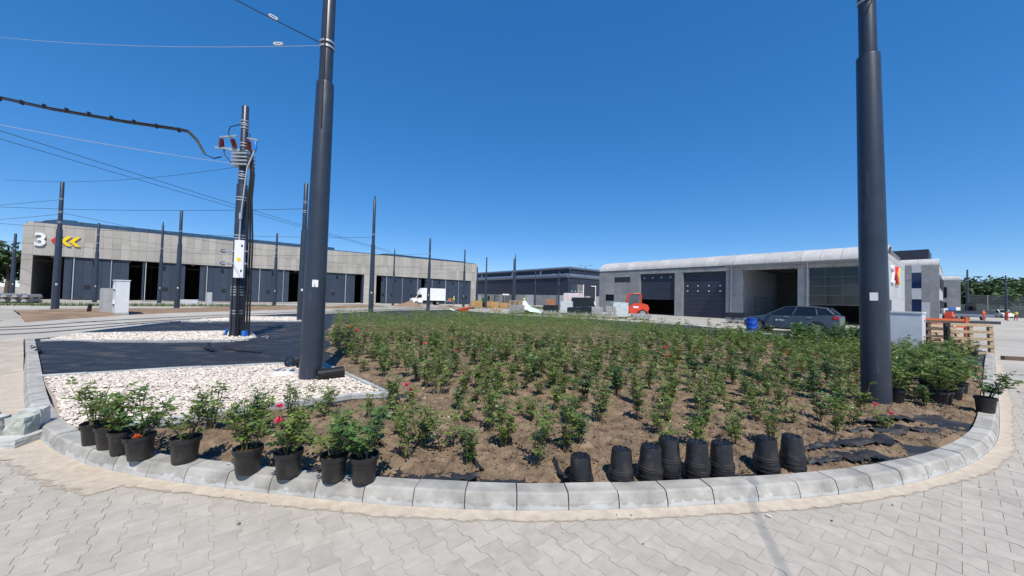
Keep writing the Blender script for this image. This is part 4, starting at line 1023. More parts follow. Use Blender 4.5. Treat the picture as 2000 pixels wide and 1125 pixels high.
def soil_z(x, y):
    X = np.array([x]); Y = np.array([y]); return float(zsoil(X, Y, sdist(X, Y, BED))[0])
spots = []
rowh = .375; spc = .40
a0 = R(8)
for j in range(-2, 62):
    for i in range(-60, 62):
        x = (i + (j % 2)*.5)*spc; y = 2.9 + j*rowh
        x2 = x*math.cos(a0) - (y-2.9)*math.sin(a0)*.35; y2 = y + x*math.sin(a0)*.4
        x2 += rnd.gauss(0,.05); y2 += rnd.gauss(0,.05)
        spots.append((x2, y2))
sp = np.array(spots); dd = sdist(sp[:,0], sp[:,1], BED)
BARE = [((5.56,5.62),.34),((5.25,5.0),.42),((-3.41,6.35),.5)]
ok = []
for i in range(len(sp)):
    x, y = sp[i]
    if dd[i] < .24 or abs(x) > y*1.45: continue
    if any(math.hypot(x-c_[0], y-c_[1]) < r_ for c_, r_ in BARE): continue
    if y < 3.35 and x > .35: continue               # room for the pot stacks
    if x > 2.6 and y < 3.3 + (x-2.6)*.62: continue   # fabric folds along the right kerb
    if y > 16 and x < -4.5 and rnd.random() < .2: continue
    if y < 4.2 and (rnd.random() < .30 or y < 3.42): continue
    if rnd.random() < .22: continue
    if 4.2 < x < 6.4 and 17.5 < y < 20 : continue
    ok.append((x, y))
ok += [(-.9,3.31),(-.33,3.24),(.23,3.19),(-1.27,3.46),(-.62,3.5),(-2.0,3.55),(-2.45,3.6),(-1.6,3.5),(.55,3.5),(-.05,3.62)]
ok.sort(key=lambda p: math.hypot(p[0], p[1]))
_X = np.array([p[0] for p in ok]); _Y = np.array([p[1] for p in ok]); _Z = zsoil(_X, _Y, sdist(_X, _Y, BED))
print('rose spots', len(ok))
LB0 = 'young green rose bush without blooms planted in bare soil'
LB1 = 'young green rose bush with an open bloom planted in bare soil'
stuffV = []; stuffF = []; stuffV2 = []; stuffF2 = []
for i, (x, y) in enumerate(ok):
    tall = y > 11.5 and x < 5.6
    z = float(_Z[i]) if y < 14 else .09
    rz = rnd.uniform(0, 6.28); sc = rnd.uniform(.72, 1.15) * (1.0 if y < 5 else 1.12)
    if i < 285:
        v = rnd.choice(TALL if tall else VAR)
        bl = (not tall) and rnd.random() < .065
        if math.hypot(x-5.56, y-5.62) < 1.3: zn = 'around the foot of the right pole'
        elif x < -1.4 and y < 5.4: zn = 'between kerb pots and gravel edging'
        elif x > .3 and y < 4.3: zn = 'behind the upturned pot piles'
        elif y < 4.4: zn = 'on soil left of the upturned pots'
        elif x < -1.2: zn = 'beside gravel and the tallest pole'
        elif x > 3.4: zn = 'before the cabinet and potted roses'
        else: zn = 'in the middle rows of soil'
        hb = max(q_.z for q_ in v[2])*sc; mn = v[1].materials[0].name
        lk = ('tall ' if hb > .46 else 'small ' if hb < .31 else 'medium ') + ('dark ' if mn == 'dark_leaf' else 'pale ' if mn == 'light_leaf' else '')
        if tall: lb_ = 'tall feathery green shrub at the rear of the soil bed'; gp_ = 'feathery shrubs at the rear of the bed'
        else: lb_ = lk + 'green rose bush ' + ('with open blooms ' if bl else 'without blooms ') + zn; gp_ = lk + ('flowering roses ' if bl else 'roses ') + zn
        t = thing('feathery_shrub' if tall else 'rose_bush', lb_, 'shrub' if tall else 'rose bush', (x, y, z), rz, gp_)
        t.scale = (sc,)*3
        link('stems', v[0], t); link('foliage', v[1], t)
        if bl:
            for k in range(rnd.choice((1,1,2))):
                tp = v[2][(k+i) % len(v[2])]; fo = link('bloom', FLO if rnd.random() < .12 else FL, t, tp); fo.rotation_euler = (rnd.uniform(-.7,.7), rnd.uniform(-.7,.7), 0); fo.scale = (1.25,)*3
    else:
        v = rnd.choice(TALL if tall else VAR)
        mm = Matrix.Translation((x,y,z)) @ Matrix.Rotation(rz,4,'Z') @ Matrix.Scale(sc*(1.05 if tall else 1.1),4)
        A = np.array(mm); Vv = np.array(v[4]); Vv = Vv @ A[:3,:3].T + A[:3,3]
        Fv = np.array(v[5])
        if tall: o_ = sum(len(q) for q in stuffV2); stuffV2.append(Vv); stuffF2.append(Fv + o_)
        else: o_ = sum(len(q) for q in stuffV); stuffV.append(Vv); stuffF.append(Fv + o_)
def stuffmesh(name, Vs, Fs, m):
    if not Vs: return
    me = bpy.data.meshes.new(name); me.from_pydata(np.concatenate(Vs).tolist(), [], np.concatenate(Fs).tolist()); me.update(); me.materials.append(m)
    o = stuff(link(name, me)); return o
o = stuffmesh('far_rose_bushes', stuffV, stuffF, M_leaf); o2 = stuffmesh('tall_far_bushes', stuffV2, stuffF2, M_leafl)

# ---------------------------------------------------------------- pots
def pot_mesh(rt=.102, rb=.078, h=.19):
    q = MB(); n_ = 24
    q.lathe([(rb*.55,.0),(rb,.004),(rt-.010,h-.036),(rt-.009,h-.034),(rt,h-.032),(rt+.001,h),(rt-.004,h),(rt-.011,h-.03),(rb-.004,.006),(rb*.5,.006)], n_, cap=False)
    return q
def upturned():
    q = MB(); n_ = 24; rt, rb, h = .100, .077, .19
    q.lathe([(rt-.006,.0),(rt+.002,0),(rt+.003,.004),(rt+.002,.011),(rt-.002,.013),(rt-.002,.030),(rt-.009,.034),(rb+.002,h-.012),(rb-.002,h-.002),(rb-.01,h),(rb-.022,h-.002),(rb-.03,h-.006)], n_, cap=False)
    # bottom disc with drainage slots around it
    vs = [(0,0,h-.006)]; m2 = 24
    q.add([( (rb-.03)*math.cos(2*math.pi*j/m2), (rb-.03)*math.sin(2*math.pi*j/m2), h-.006) for j in range(m2)], [tuple(range(m2))])
    return q
up_me = upturned().mesh('pot_body', M_pot, 35)
hole = MB()
for k in range(8):
    a = 2*math.pi*k/8; hole.obox((.06*math.cos(a), .06*math.sin(a), .1895), (.026,.016,.006), a)
for k in range(4):
    a = 2*math.pi*k/4+.4; hole.obox((.028*math.cos(a), .028*math.sin(a), .1845), (.016,.012,.003), a)
hole_me = hole.mesh('drain_holes', mat('hole_black', (.002,.002,.002), .9, 0, 5))
rimhi = MB(); rimhi.lathe([(.1003,.030),(.1006,.032),(.0995,.0335)], 24, cap=False)
st_xy = [(.6,3.04),(.93,3.06),(1.18,3.1),(1.37,3.18),(1.6,3.16),(1.83,3.2),(2.29,3.3),(2.56,3.35)]; st_n = (1,4,5,7,6,5,6,6)
ordw = ('single', 'second', 'third', 'fourth', 'fifth', 'sixth', 'seventh', 'eighth')
for i, ((x, y), n_) in enumerate(zip(st_xy, st_n)):
    tl = (rnd.uniform(-.03,.03), rnd.uniform(-.03,.03))
    for k in range(n_):
        if n_ == 1: lb = 'single black plastic pot standing upside down on the soil'
        elif k == n_-1: lb = 'topmost upturned black pot of the %s pile from the single pot' % ordw[i]
        else: lb = 'nested upturned black pot below the top in the %s pile from the single pot' % ordw[i]
        zz = .098 + k*.0185
        t = thing('plant_pot', lb, 'plant pot', (x + tl[0]*k*.05, y + tl[1]*k*.05, zz), rnd.uniform(0,6.28), 'pots of the %s upturned pile' % ordw[i] if n_ > 2 and k < n_-1 else None)
        t.rotation_euler = (tl[0]+rnd.uniform(-.015,.015), tl[1]+rnd.uniform(-.015,.015), rnd.uniform(0,6.28)); t.scale = (rnd.uniform(.975,1.02), rnd.uniform(.975,1.02), 1)
        link('pot_body', up_me, t)
        if k == n_-1: link('drain_holes', hole_me, t)
pot_me = pot_mesh().mesh('pot_body', M_pot, 35)
ps = MB(); ps.lathe([(.001,.166),(.05,.170),(.092,.158)], 18, cap=False); ps_me = ps.mesh('pot_soil', M_potsoil, 60)
PROSE = [rose_mesh(s, h, n_, sp_, .038, nl, mm=mm) for s, h, n_, sp_, nl, mm in ((41,.34,7,.17,58,M_leaf),(42,.40,8,.20,70,M_leaf),(43,.30,6,.18,50,M_leaf),(44,.38,8,.22,72,M_leafd))]
def potted(x, y, z, label, v, sc=1.0, group=None, tilt=(0,0), rz=None, bloom=None, psc=1.0):
    t = thing('potted_rose', label, 'potted rose', (x, y, z), 0, group); t.rotation_euler = (tilt[0], tilt[1], rnd.uniform(0,6.28) if rz is None else rz); t.scale = (sc,)*3
    link('pot_body', pot_me, t); link('pot_soil', ps_me, t)
    link('stems', v[0], t, (0,0,.165), scale=psc); link('foliage', v[1], t, (0,0,.165), scale=psc)
    if bloom: link('bloom', bloom, t, (.06,-.05,.185))
    return t
fr = [(-3.80,3.43,'potted rose at the left end of the kerb beside the gravel',1,None,(0,0)),(-3.58,3.36,'potted rose with sparse stems wedged second in the left kerb group',2,None,(.02,.03)),(-3.36,3.26,'dusty potted rose squeezed between two dark pots on the kerb',0,None,(0,0)),
      (-3.10,3.155,'potted rose with a fallen orange bloom lying on its soil',3,FLO,(.03,-.06)),(-2.70,3.12,'lone potted rose next to the fabric strip and left pot group',0,None,(.02,-.02)),(-2.06,2.965,'potted bushy rose just right of the bare soil corner',1,None,(0,.02)),
      (-1.71,2.92,'potted rose between the bushy one and the yellowing one',0,None,(.02,.0)),(-1.34,2.885,'potted rose with thin yellowing leaves on the kerb',2,None,(0,.01)),(-1.10,2.87,'last potted rose of the kerb row beside the fabric flap',3,None,(0,0))]
for (x, y, lb, vi, bl, tl) in fr:
    potted(x, y, .123, lb, PROSE[vi], rnd.uniform(.97,1.06), None, tl, None, bl, psc=1.12)
potted(6.72, 5.24, .123, 'potted rose standing on the kerb at its right bend', PROSE[3], 1.1, psc=1.3)
PR = []
for yy in (5.75,6.15,6.55,7.0,7.5,8.0,8.6,9.3,10.0,10.7,11.4):
    for rt_ in (1.06,1.13,1.20,1.26):
        if yy > 9.5 and rt_ < 1.1: continue
        PR.append((yy*rt_+rnd.uniform(-.1,.1)-.05, yy+rnd.uniform(-.1,.1)+(.12 if rt_ < 1.1 else 0)))
PR = [p for p in PR if sdist(np.array([p[0]]), np.array([p[1]]), ISLAND)[0] > .22]
for k, (x, y) in enumerate(PR):
    potted(x, y, .09, 'leafy potted rose crowded behind the right pole waiting to be planted', PROSE[k % 4], rnd.uniform(1.0,1.15), 'potted roses crowded behind the right pole', psc=rnd.uniform(1.15,1.4))
for k in range(26):
    y = rnd.uniform(12.6,16.0); x = y*rnd.uniform(.77,.95)
    potted(x, y, .07, 'dark leafy potted shrub in the group before the grey car', BIG[k % 3], rnd.uniform(.8,1.1), 'dark potted shrubs before the car')

# ================================================================ SMALL THINGS NEAR THE BEDS
# concrete cabinet base stones at the left edge
t = thing('stone_block_pile', 'rough split stone blocks stacked on a slab by the left kerb', 'stone blocks', (-4.95,3.66,0), .15)
def rough(sx, sy, sz, seed, m, par, loc, rz=0, nm='stone_block'):
    rr = random.Random(seed); q = MB(); nx, ny, nz = 5, 4, 4
    idx = {}; V = []
    for a in range(nx+1):
        for b in range(ny+1):
            for c_ in range(nz+1):
                if a in (0,nx) or b in (0,ny) or c_ in (0,nz):
                    idx[(a,b,c_)] = len(V); j = .025*min(sx,sy,sz)*2
                    V.append(((a/nx-.5)*sx+rr.uniform(-j,j), (b/ny-.5)*sy+rr.uniform(-j,j), c_/nz*sz+(rr.uniform(-j,j) if c_ else 0)))
    Fq = []
    for a in range(nx):
        for b in range(ny):
            Fq += [(idx[a,b,nz],idx[a+1,b,nz],idx[a+1,b+1,nz],idx[a,b+1,nz]),(idx[a,b+1,0],idx[a+1,b+1,0],idx[a+1,b,0],idx[a,b,0])]
    for a in range(nx):
        for c_ in range(nz):
            Fq += [(idx[a,0,c_],idx[a+1,0,c_],idx[a+1,0,c_+1],idx[a,0,c_+1]),(idx[a+1,ny,c_],idx[a,ny,c_],idx[a,ny,c_+1],idx[a+1,ny,c_+1])]
    for b in range(ny):
        for c_ in range(nz):
            Fq += [(idx[0,b+1,c_],idx[0,b,c_],idx[0,b,c_+1],idx[0,b+1,c_+1]),(idx[nx,b,c_],idx[nx,b+1,c_],idx[nx,b+1,c_+1],idx[nx,b,c_+1])]
    q.add(V, Fq); return q.build(nm, m, par, loc, rz)
rough(.75,.36,.085,1,M_stone,t,(-.12,.02,0),0,'base_slab')
rough(.15,.15,.17,2,M_stoneg,t,(.11,.04,.085),.1); rough(.15,.15,.18,3,M_stone,t,(-.08,.0,.085),-.1); rough(.15,.16,.20,4,M_stone,t,(.06,.2,.085),.3); rough(.16,.15,.18,5,M_stone,t,(-.27,.08,.085),.2)
# sack and pipes at the pole
t = thing('cement_sack', 'small white sack with grey stripes lying on the gravel', 'sack', (-3.98,6.55,.1), .25)
V = []; F = []; nx, ny = 14, 9
for a in range(nx+1):
    for b in range(ny+1):
        u_, v_ = a/nx*2-1, b/ny*2-1; e = (1-abs(u_)**4)*(1-abs(v_)**4)
        V.append((u_*.21*(1-.06*v_*v_), v_*.14*(1-.06*u_*u_), .005+.085*e**.5+.008*math.sin(u_*9)*e))
for a in range(nx):
    for b in range(ny): i0 = a*(ny+1)+b; F.append((i0,i0+ny+1,i0+ny+2,i0+1))
q = MB(); q.add(V, F); q.build('sack_body', M_sack, t, smooth=80)
q = MB()
for x in (-.10,.02,.13): q.add([(x-.035,-.09,.094),(x+.035,-.09,.094),(x+.035,.10,.094),(x-.035,.10,.094)], [(0,1,2,3)])
q.build('printed_stripe', M_sackst, t)
def cpipe(label, loc, rz, ln=.42, r_=.085, el=.05):
    pr = []; n_ = 14
    V = MB(); seg = []
    k = 0
    while k*.03 < ln: seg += [(r_,k*.03),(r_,k*.03+.016),(r_*.9,k*.03+.02),(r_*.9,k*.03+.028)]; k += 1
    seg = [(r_*.84,0)] + seg + [(r_*.84,ln),(r_*.8,ln-.01),(r_*.8,.01)]
    q = MB(); q.lathe(seg, 18, cap=False); o = tag(q.build('corrugated_pipe', M_corr, None, loc, smooth=30), label, 'pipe'); o.rotation_euler = (math.pi/2-el, 0, rz)
    return o
cpipe('short black corrugated pipe lying right of the tallest pole on gravel', (-3.22,6.2,.19), 2.25, .42, .09)
cpipe('short black pipe piece left of the tallest pole by the edging', (-4.28,7.2,.19), -2.58, .32, .09)
cpipe('black pipe stub leaning behind the tallest pole', (-4.05,7.15,.20), .3+math.pi, .25, .09)
# pole-strip string loop
q = MB(); q.tube([(0,0,.1),(.12,.1,.13),(.25,-.02,.11),(.3,-.25,.1),(.42,-.3,.1)], .006, 5); tag(q.build('string_loop', M_sack, None, (-8.05,11.95,0)), 'loose pale string on black fabric near the insulator pole', 'string')
# cabinets on the soil strip
t = thing('utility_cabinet', 'tall white utility cabinet with two vents on the soil strip', 'cabinet', (-23.4,22.1,0), -.62)
q = MB(); q.box(-.47,-.28,.12,.47,.28,2.02); q.build('body', M_offwhite, t)
q = MB(); q.box(-.49,-.30,.0,.49,.30,.115); q.build('plinth', M_grey, t)
for zz in (.62,1.5): q = MB(); q.box(-.18,-.33,zz,.18,-.282,zz+.24); v_ = q.build('vent_hood', M_white, t); q = MB(); q.box(-.17,-.32,zz-.07,.17,-.283,zz-.002); q.build('vent_slot', M_black, v_)
q = MB(); q.box(-.5,-.31,2.0,.5,.31,2.06); q.build('roof_cap', M_offwhite, t)
t = thing('utility_cabinet', 'lower grey ribbed cabinet beside the white one', 'cabinet', (-24.75,22.6,0), -.62)
q = MB(); q.box(-.5,-.25,.0,.5,.25,1.55); q.build('body', M_grey, t)
for k in range(9): q = MB(); q.box(-.46+k*.115,-.275,.1,-.41+k*.115,-.252,1.5); q.build('rib', M_grey, t)
q = MB(); q.tube([(0,0,0),(.1,0,.62)], .09, 10); tag(q.build('pipe_stub', M_black, None, (-24.5,21.4,-.02), smooth=40), 'short black pipe stub leaning by the ribbed cabinet', 'pipe')
# concrete ramp corner far left
q = MB(); q.prism([(-3,0),(1.6,-.4),(2.3,.2),(1.9,1.0),(-3,2.2)], 0, .38); tag(q.build('concrete_ramp', M_kerb, None, (-24.2,14.9,-.04), .2), 'pale concrete ramp block at the edge of the soil strip', 'concrete block')
# right cabinet
t = thing('control_cabinet', 'pale grey street cabinet with warning labels behind the roses', 'cabinet', (13.15,12.5,0), .62)
q = MB(); q.box(-.35,-.55,.1,.35,.55,1.4); q.build('body', M_offwhite, t)
q = MB(); q.box(-.37,-.57,1.4,.37,.57,1.45); q.build('roof_cap', M_offwhite, t)
q = MB(); q.box(-.33,-.53,0,.33,.53,.1); q.build('plinth', M_grey, t)
q = MB(); q.box(.1,-.556,1.12,.17,-.551,1.2); q.build('lock', M_black, t)
q = MB(); q.box(-.08,-.556,.62,.2,-.551,.66); q.box(-.06,-.556,.42,.18,-.551,.56); q.build('warning_label', M_taill, t)

# ================================================================ PALLETS AND GOODS
def pallet_mesh():
    q = MB()
    for k in range(5): q.box(-.6,-.4+k*.175,.122,.6,-.4+k*.175+.1,.144)
    for yb in (-.4,-.05,.3):
        q.box(-.6,yb,0,.6,yb+.1,.022); q.box(-.6,yb,.1,.6,yb+.1,.12)
        for xb in (-.6,-.07,.46): q.box(xb,yb,.022,xb+.14,yb+.1,.1)
    return q
def pallet_parts(par, m=M_wood, loc=(0,0,0), rot=None, sc=1):
    deck = MB()
    for k in range(5):
        b = MB(); b.box(-.6,-.05,.122,.6,.05,.144); b.build('deck_board', m, par, (loc[0], loc[1]-.35+k*.175, loc[2]))
    for yb in (-.35,0,.35):
        b = MB(); b.box(-.6,-.05,0,.6,.05,.022); b.box(-.6,-.05,.1,.6,.05,.12)
        for xb in (-.6,-.07,.46): b.box(xb,-.05,.022,xb+.14,.05,.1)
        b.build('runner', m, par, (loc[0], loc[1]+yb, loc[2]))
def goods(x, y, rz, label, kind, w_=1.2, d_=.8, h_=.7, sc=1.0, m=None, name='block_pallet', cat='pallet', group=None, z=-.03):
    t = thing(name, label, cat, (x, y, z), rz, group); t.scale = (sc,)*3
    pallet_parts(t)
    if kind in ('blocks', 'tarp', 'bricks', 'film'):
        nx, ny, nz = (5,3,4) if kind != 'bricks' else (6,4,6)
        mm = m or (M_brick if kind == 'bricks' else M_block); hh = h_/nz
        bl = MB(); bl.box(.010,.010,.004,w_/nx-.010,d_/ny-.010,hh-.010); me = bl.mesh('block', mm)
        for i in range(nx):
            for j in range(ny):
                for k in range(nz):
                    if 0 < i < nx-1 and j == 1 and k < nz-1: continue
                    link('block', me, t, (-w_/2+i*w_/nx+rnd.uniform(-.004,.004), -d_/2+j*d_/ny, .146+k*hh))
    if 'hollow concrete blocks' in label:
        for i in range(10):
            for k in range(4): q = MB(); q.box(-w_/2+.05+i*.15,-d_/2-.004,.146+(k+.35)*h_/4,-w_/2+.11+i*.15,-d_/2+.006,.146+(k+.65)*h_/4); q.build('block_hole', M_black, t)
    if kind in ('tarp', 'film'):
        n_ = 24; V = []; 
        per = []
        for k in range(n_*2):
            a = 2*math.pi*k/(n_*2); c_, s2 = math.cos(a), math.sin(a); q_ = max(abs(c_)/(w_/2+.03), abs(s2)/(d_/2+.03)); per.append((c_/q_, s2/q_))
        zt = .146+h_; low = .146+h_*(.45 if kind == 'tarp' else .05)
        rings_ = [(.3,zt+.03),(.8,zt+.025),(1.0,zt-.01)]
        for (s_, zz) in rings_:
            for (a, b) in per: V.append((a*s_, b*s_, zz+rnd.uniform(-.012,.012)))
        for (a, b) in per: V.append((a*1.03, b*1.03, low+rnd.uniform(-.14,.10)*(1 if kind == 'tarp' else .2)))
        P = len(per); F = [(i*P+k, i*P+(k+1)%P, (i+1)*P+(k+1)%P, (i+1)*P+k) for i in range(3) for k in range(P)] + [tuple(range(P-1,-1,-1))]
        q = MB(); q.add(V, F); q.build('plastic_cover', M_tarp if kind == 'tarp' else (M_pink if m is M_pink else M_film), t, smooth=50)
    return t
goods(.65,38,-.3,'hollow concrete blocks on a pallet under a stack of empty pallets','blocks',1.55,1.0,.8)
t = thing('pallet_stack', 'stack of empty wooden pallets on top of hollow concrete blocks', 'pallet', (.45,38,.92), -.3)
for k in range(3): pallet_parts(t, M_wood, (0,0,k*.15))
t = thing('empty_pallet', 'two flat empty pallets on the road edge before the crates', 'pallet', (-1.9,44,-.03), .2); pallet_parts(t); pallet_parts(t, M_wood, (.2,.05,.15))
goods(4.0,37,-.25,'black film covered block pallet nearest the mint plastic heap','tarp',1.45,.9,.85)
goods(6.1,35.2,-.3,'ragged black film covered pallet beside the rose bed end','tarp',1.4,1.0,.72)
goods(7.4,35.4,-.2,'flat black film covered pallet left of the grey paving pack','tarp',1.45,1.0,.78)
goods(7.7,40,-.2,'long black film wrapped pack raised behind the block pallets','tarp',2.3,1.0,1.7)
goods(5.9,39.4,-.2,'pallet wrapped in crumpled pale film beside the black pack','film',1.2,.9,1.25)
goods(7.2,43,-.2,'printed pink and white wrapped insulation pack above the black film','film',2.2,1.0,2.2,m=M_pink)
goods(7.95,34.2,-.25,'grey paving pack with a white label band','blocks',1.0,.8,.85)
goods(8.95,33.2,-.2,'upright grey kerb stones packed on a pallet','blocks',.9,.8,.95)
goods(9.95,33.8,-.2,'clear film wrapped block pack in front of the red telehandler','film',1.25,1.0,1.3)
goods(11.3,32.1,-.2,'low pallet of kerb slabs on the road edge by the telehandler','blocks',1.6,1.0,.38)
goods(18.7,30.6,-.75,'black film covered block pallet behind the blue barrel','tarp',1.5,1.0,.72)
goods(6.6,62,-.3,'orange clay brick pack before the dark hall plinth','bricks',1.4,.9,1.5)
goods(8.3,60,-.3,'small orange brick remainder beside the brick pack','bricks',1.0,.8,.65)
goods(2.1,38.6,-.3,'low beige block pallet under the mint plastic sheet','blocks',1.5,1.0,.25,m=M_wood)
goods(3.0,37.6,-.2,'flat pale block pallet between the mint sheet and black film','blocks',1.3,.9,.22,m=M_sand)
goods(8.2,62,-.1,'small black film covered pallet near the hall corner','tarp',1.1,.8,.5)
# mint film heap
V = []; F = []; nx, ny = 26, 12
for a in range(nx+1):
    for b in range(ny+1):
        u_ = a/nx; v_ = b/ny; x = u_*2.6; y = (v_-.5)*1.2
        hgt = 1.15*math.exp(-((u_-.05)/.22)**2) + .42*math.exp(-((u_-.45)/.3)**2) + .12
        V.append((x, y, .05 + hgt*(1-(2*v_-1)**2*.7) + .06*float(vnoise(np.array(x*6), np.array(y*6)))))
for a in range(nx):
    for b in range(ny): i0 = a*(ny+1)+b; F.append((i0,i0+ny+1,i0+ny+2,i0+1))
q = MB(); q.add(V, F); tag(q.build('plastic_sheet', M_mint, None, (1.15,38.2,0), -.1, smooth=80), 'heap of crumpled mint green plastic sheet by the block pallet', 'plastic sheet')
# wooden crates with plants
def crate(x, y, rz, label, w_, h_, m=M_woodor, plants=True, d_=1.0):
    t = thing('wooden_crate', label, 'crate', (x, y, -.03), rz)
    for k in range(5):
        z0 = .1 + k*(h_-.1)/5
        for (yy) in (-d_/2, d_/2): q = MB(); q.box(-w_/2,yy-.012,z0,w_/2,yy+.012,z0+(h_-.1)/5*.72); q.build('slat', m, t)
        for xx in (-w_/2, w_/2): q = MB(); q.box(xx-.012,-d_/2+.014,z0,xx+.012,d_/2-.014,z0+(h_-.1)/5*.72); q.build('slat', m, t)
    for xx in (-w_/2+.05,0,w_/2-.05):
        for yy in (-d_/2-.03,d_/2+.03): q = MB(); q.box(xx-.04,yy-.018,0,xx+.04,yy+.018,h_); q.build('upright', m, t)
    q = MB(); q.box(-w_/2,-d_/2,.05,w_/2,d_/2,.09); q.build('floor', m, t)
    if plants:
        for k in range(6): v = TALL[k % 4]; o = link('foliage', v[1], t, (rnd.uniform(-.6,.6)*w_/2, rnd.uniform(-.3,.3), h_*.55)); o.scale = (1.2,)*3
crate(-5.55,58.5,.15,'wooden slat crate full of green plants next to the hall end',1.75,1.1)
crate(-3.75,58.9,.15,'narrow wooden slat crate behind the crate pole',1.2,1.1)
crate(-2.6,57,.1,'wooden slat crate holding reddish plants',1.2,1.05)
crate(1.0-2.2,58,.1,'wooden slat crate with seedlings below the plant racks',1.3,.9)
t = thing('plant_rack', 'dark rack of potted green plants with a white top sheet', 'plant rack', (-1.4,61.5,-.03), .1)
for k in range(4): q = MB(); q.box(-1.5,-.5,.3+k*.5,1.5,.5,.36+k*.5); q.build('shelf', M_black, t)
for xx in (-1.5,0,1.5):
    for yy in (-.5,.5): q = MB(); q.box(xx-.03,yy-.03,0,xx+.03,yy+.03,2.1); q.build('upright', M_black, t)
for k in range(4):
    for j in range(8): o = link('foliage', BIG[j % 3][1], t, (-1.3+j*.37, rnd.uniform(-.3,.3), .34+k*.5)); o.scale = (.75,)*3
q = MB(); q.box(-.2,-.5,2.1,.9,.5,2.32); q.build('top_sheet', M_white, t)
# green machine
t = thing('green_machine', 'small green garden machine above the plant crate', 'machine', (-5.0,60.2,-.03), .2)
q = MB(); q.box(-.7,-.4,.5,.7,.4,1.1); q.box(.2,-.35,1.1,.7,.35,1.6); q.build('body', M_green, t)
for xx in (-.5,.5):
    for yy in (-.45,.45): q = MB(); q.lathe([(.35,-.1),(.35,.1)],14); o = q.build('wheel', M_tyre, t, (xx,yy,.35)); o.rotation_euler = (math.pi/2,0,0)
q = MB(); q.tube([(-.6,-.35,1.1),(-.6,-.35,2.0),(.1,-.35,2.0)], .03, 5); q.tube([(-.6,.35,1.1),(-.6,.35,2.0),(.1,.35,2.0)], .03, 5); q.build('roll_bar', M_black, t)
# wheelbarrow
t = thing('wheelbarrow', 'red wheelbarrow with a board across it on the black fabric', 'wheelbarrow', (-3.6,27.5,.05), .15)
q = MB(); q.add([(-.45,-.3,.62),(.55,-.32,.80),(.55,.32,.80),(-.45,.3,.62),(-.2,-.18,.35),(.25,-.2,.34),(.25,.2,.34),(-.2,.18,.35)], [(0,4,5,1),(1,5,6,2),(2,6,7,3),(3,7,4,0),(7,6,5,4)]); q.build('tray', M_vred, t)
q = MB(); q.tube([(-1.0,-.28,.62),(-.3,-.22,.36),(.55,-.08,.22)], .018, 6); q.tube([(-1.0,.28,.62),(-.3,.22,.36),(.55,.08,.22)], .018, 6); q.tube([(-.25,-.22,.36),(-.32,-.22,0)], .016, 6); q.tube([(-.25,.22,.36),(-.32,.22,0)], .016, 6); q.build('frame', M_galv, t)
q = MB(); q.lathe([(.12,-.05),(.19,-.045),(.2,0),(.19,.045),(.12,.05)],16); o = q.build('wheel', M_tyre, t, (.6,0,.2), smooth=40); o.rotation_euler = (math.pi/2,0,0)
q = MB(); q.obox((-.05,0,.74),(1.5,.35,.03),.1,0,0,-.16); q.build('board', M_wood, t)
q = MB(); q.obox((0,0,0),(.9,.12,.1)); q.obox((.15,.1,.08),(.7,.1,.08),.1); tag(q.build('timber_offcut', M_black, None, (-5.6,50.5,.03), .1), 'dark timber piece lying at the foot of the hall end pole', 'timber')
# sand piles
def pile(x, y, r_, h_, label, m=M_mound):
    V = [(0,0,h_)]; F = []; n_ = 18
    for k in range(1,6):
        for j in range(n_):
            a = 2*math.pi*j/n_; rr = r_*k/5*(1+.12*math.sin(3*a+k)); V.append((rr*math.cos(a), rr*math.sin(a)*.7, h_*(1-k/5)**1.25 - (.02 if k == 5 else 0) + rnd.uniform(-.02,.02)))
    for j in range(n_): F.append((0,1+j,1+(j+1)%n_))
    for k in range(4):
        for j in range(n_): a = 1+k*n_; F.append((a+j,a+n_+j,a+n_+(j+1)%n_,a+(j+1)%n_))
    q = MB(); q.add(V, F); return tag(q.build('sand_pile', m, None, (x,y,-.02), smooth=80), label, 'sand pile')
pile(-15.2,55,2.6,.85,'brown sand pile on the pale slab before the box truck'); pile(-9.5,57,1.9,.28,'low flat sand heap right of the truck wheels')
pile(-20.5,52,3.2,.22,'low spread of brown sand left of the sand pile')
# stacks of track slabs left
for k, (x, y, lb) in enumerate(((-46,33.5,'weathered beam stack nearest the chevron sign pole'),(-49,36.0,'weathered beam stack before the hall corner'),(-52.5,37.5,'weathered beam stack left of the hall pier'))):
    t = thing('beam_stack', lb, 'beam stack', (x, y, -.03), .6)
    for j in range(2):
        for i in range(6): q = MB(); q.prism([(-.18,0),(.18,0),(.1,.22),(-.1,.22)], -1.2, 1.2, 'y'); q.build('beam', M_block, t, (-1.5+i*.6+.05*j, 0, .16+j*.40))
        for xx in (-1.2,1.2): q = MB(); q.box(-1.9,xx*.6-.05,.02+j*.40,1.9,xx*.6+.05,.15+j*.40); q.build('spacer', M_wooddk, t)
t = thing('white_trough', 'white empty trough beside the beam stacks', 'trough', (-42,27.5,-.03), .5)
q = MB(); q.box(-1.6,-.5,.1,1.6,.5,.6); q.build('body', M_white, t); q = MB(); q.box(-1.4,-.4,.601,1.4,.4,.62); q.build('opening', M_green, t)
q = MB(); q.box(-.9,-.3,0,.9,.3,.5); tag(q.build('white_block', M_conclt, None, (-37.5,42.8,-.03), .6), 'low white concrete block before an open tram door', 'concrete block')
q = MB(); q.box(-.25,-.2,0,.25,.2,1.4); tag(q.build('service_pillar', M_grey, None, (-36.2,44.2,-.03), .6), 'narrow grey service pillar in front of the tram doors', 'cabinet')
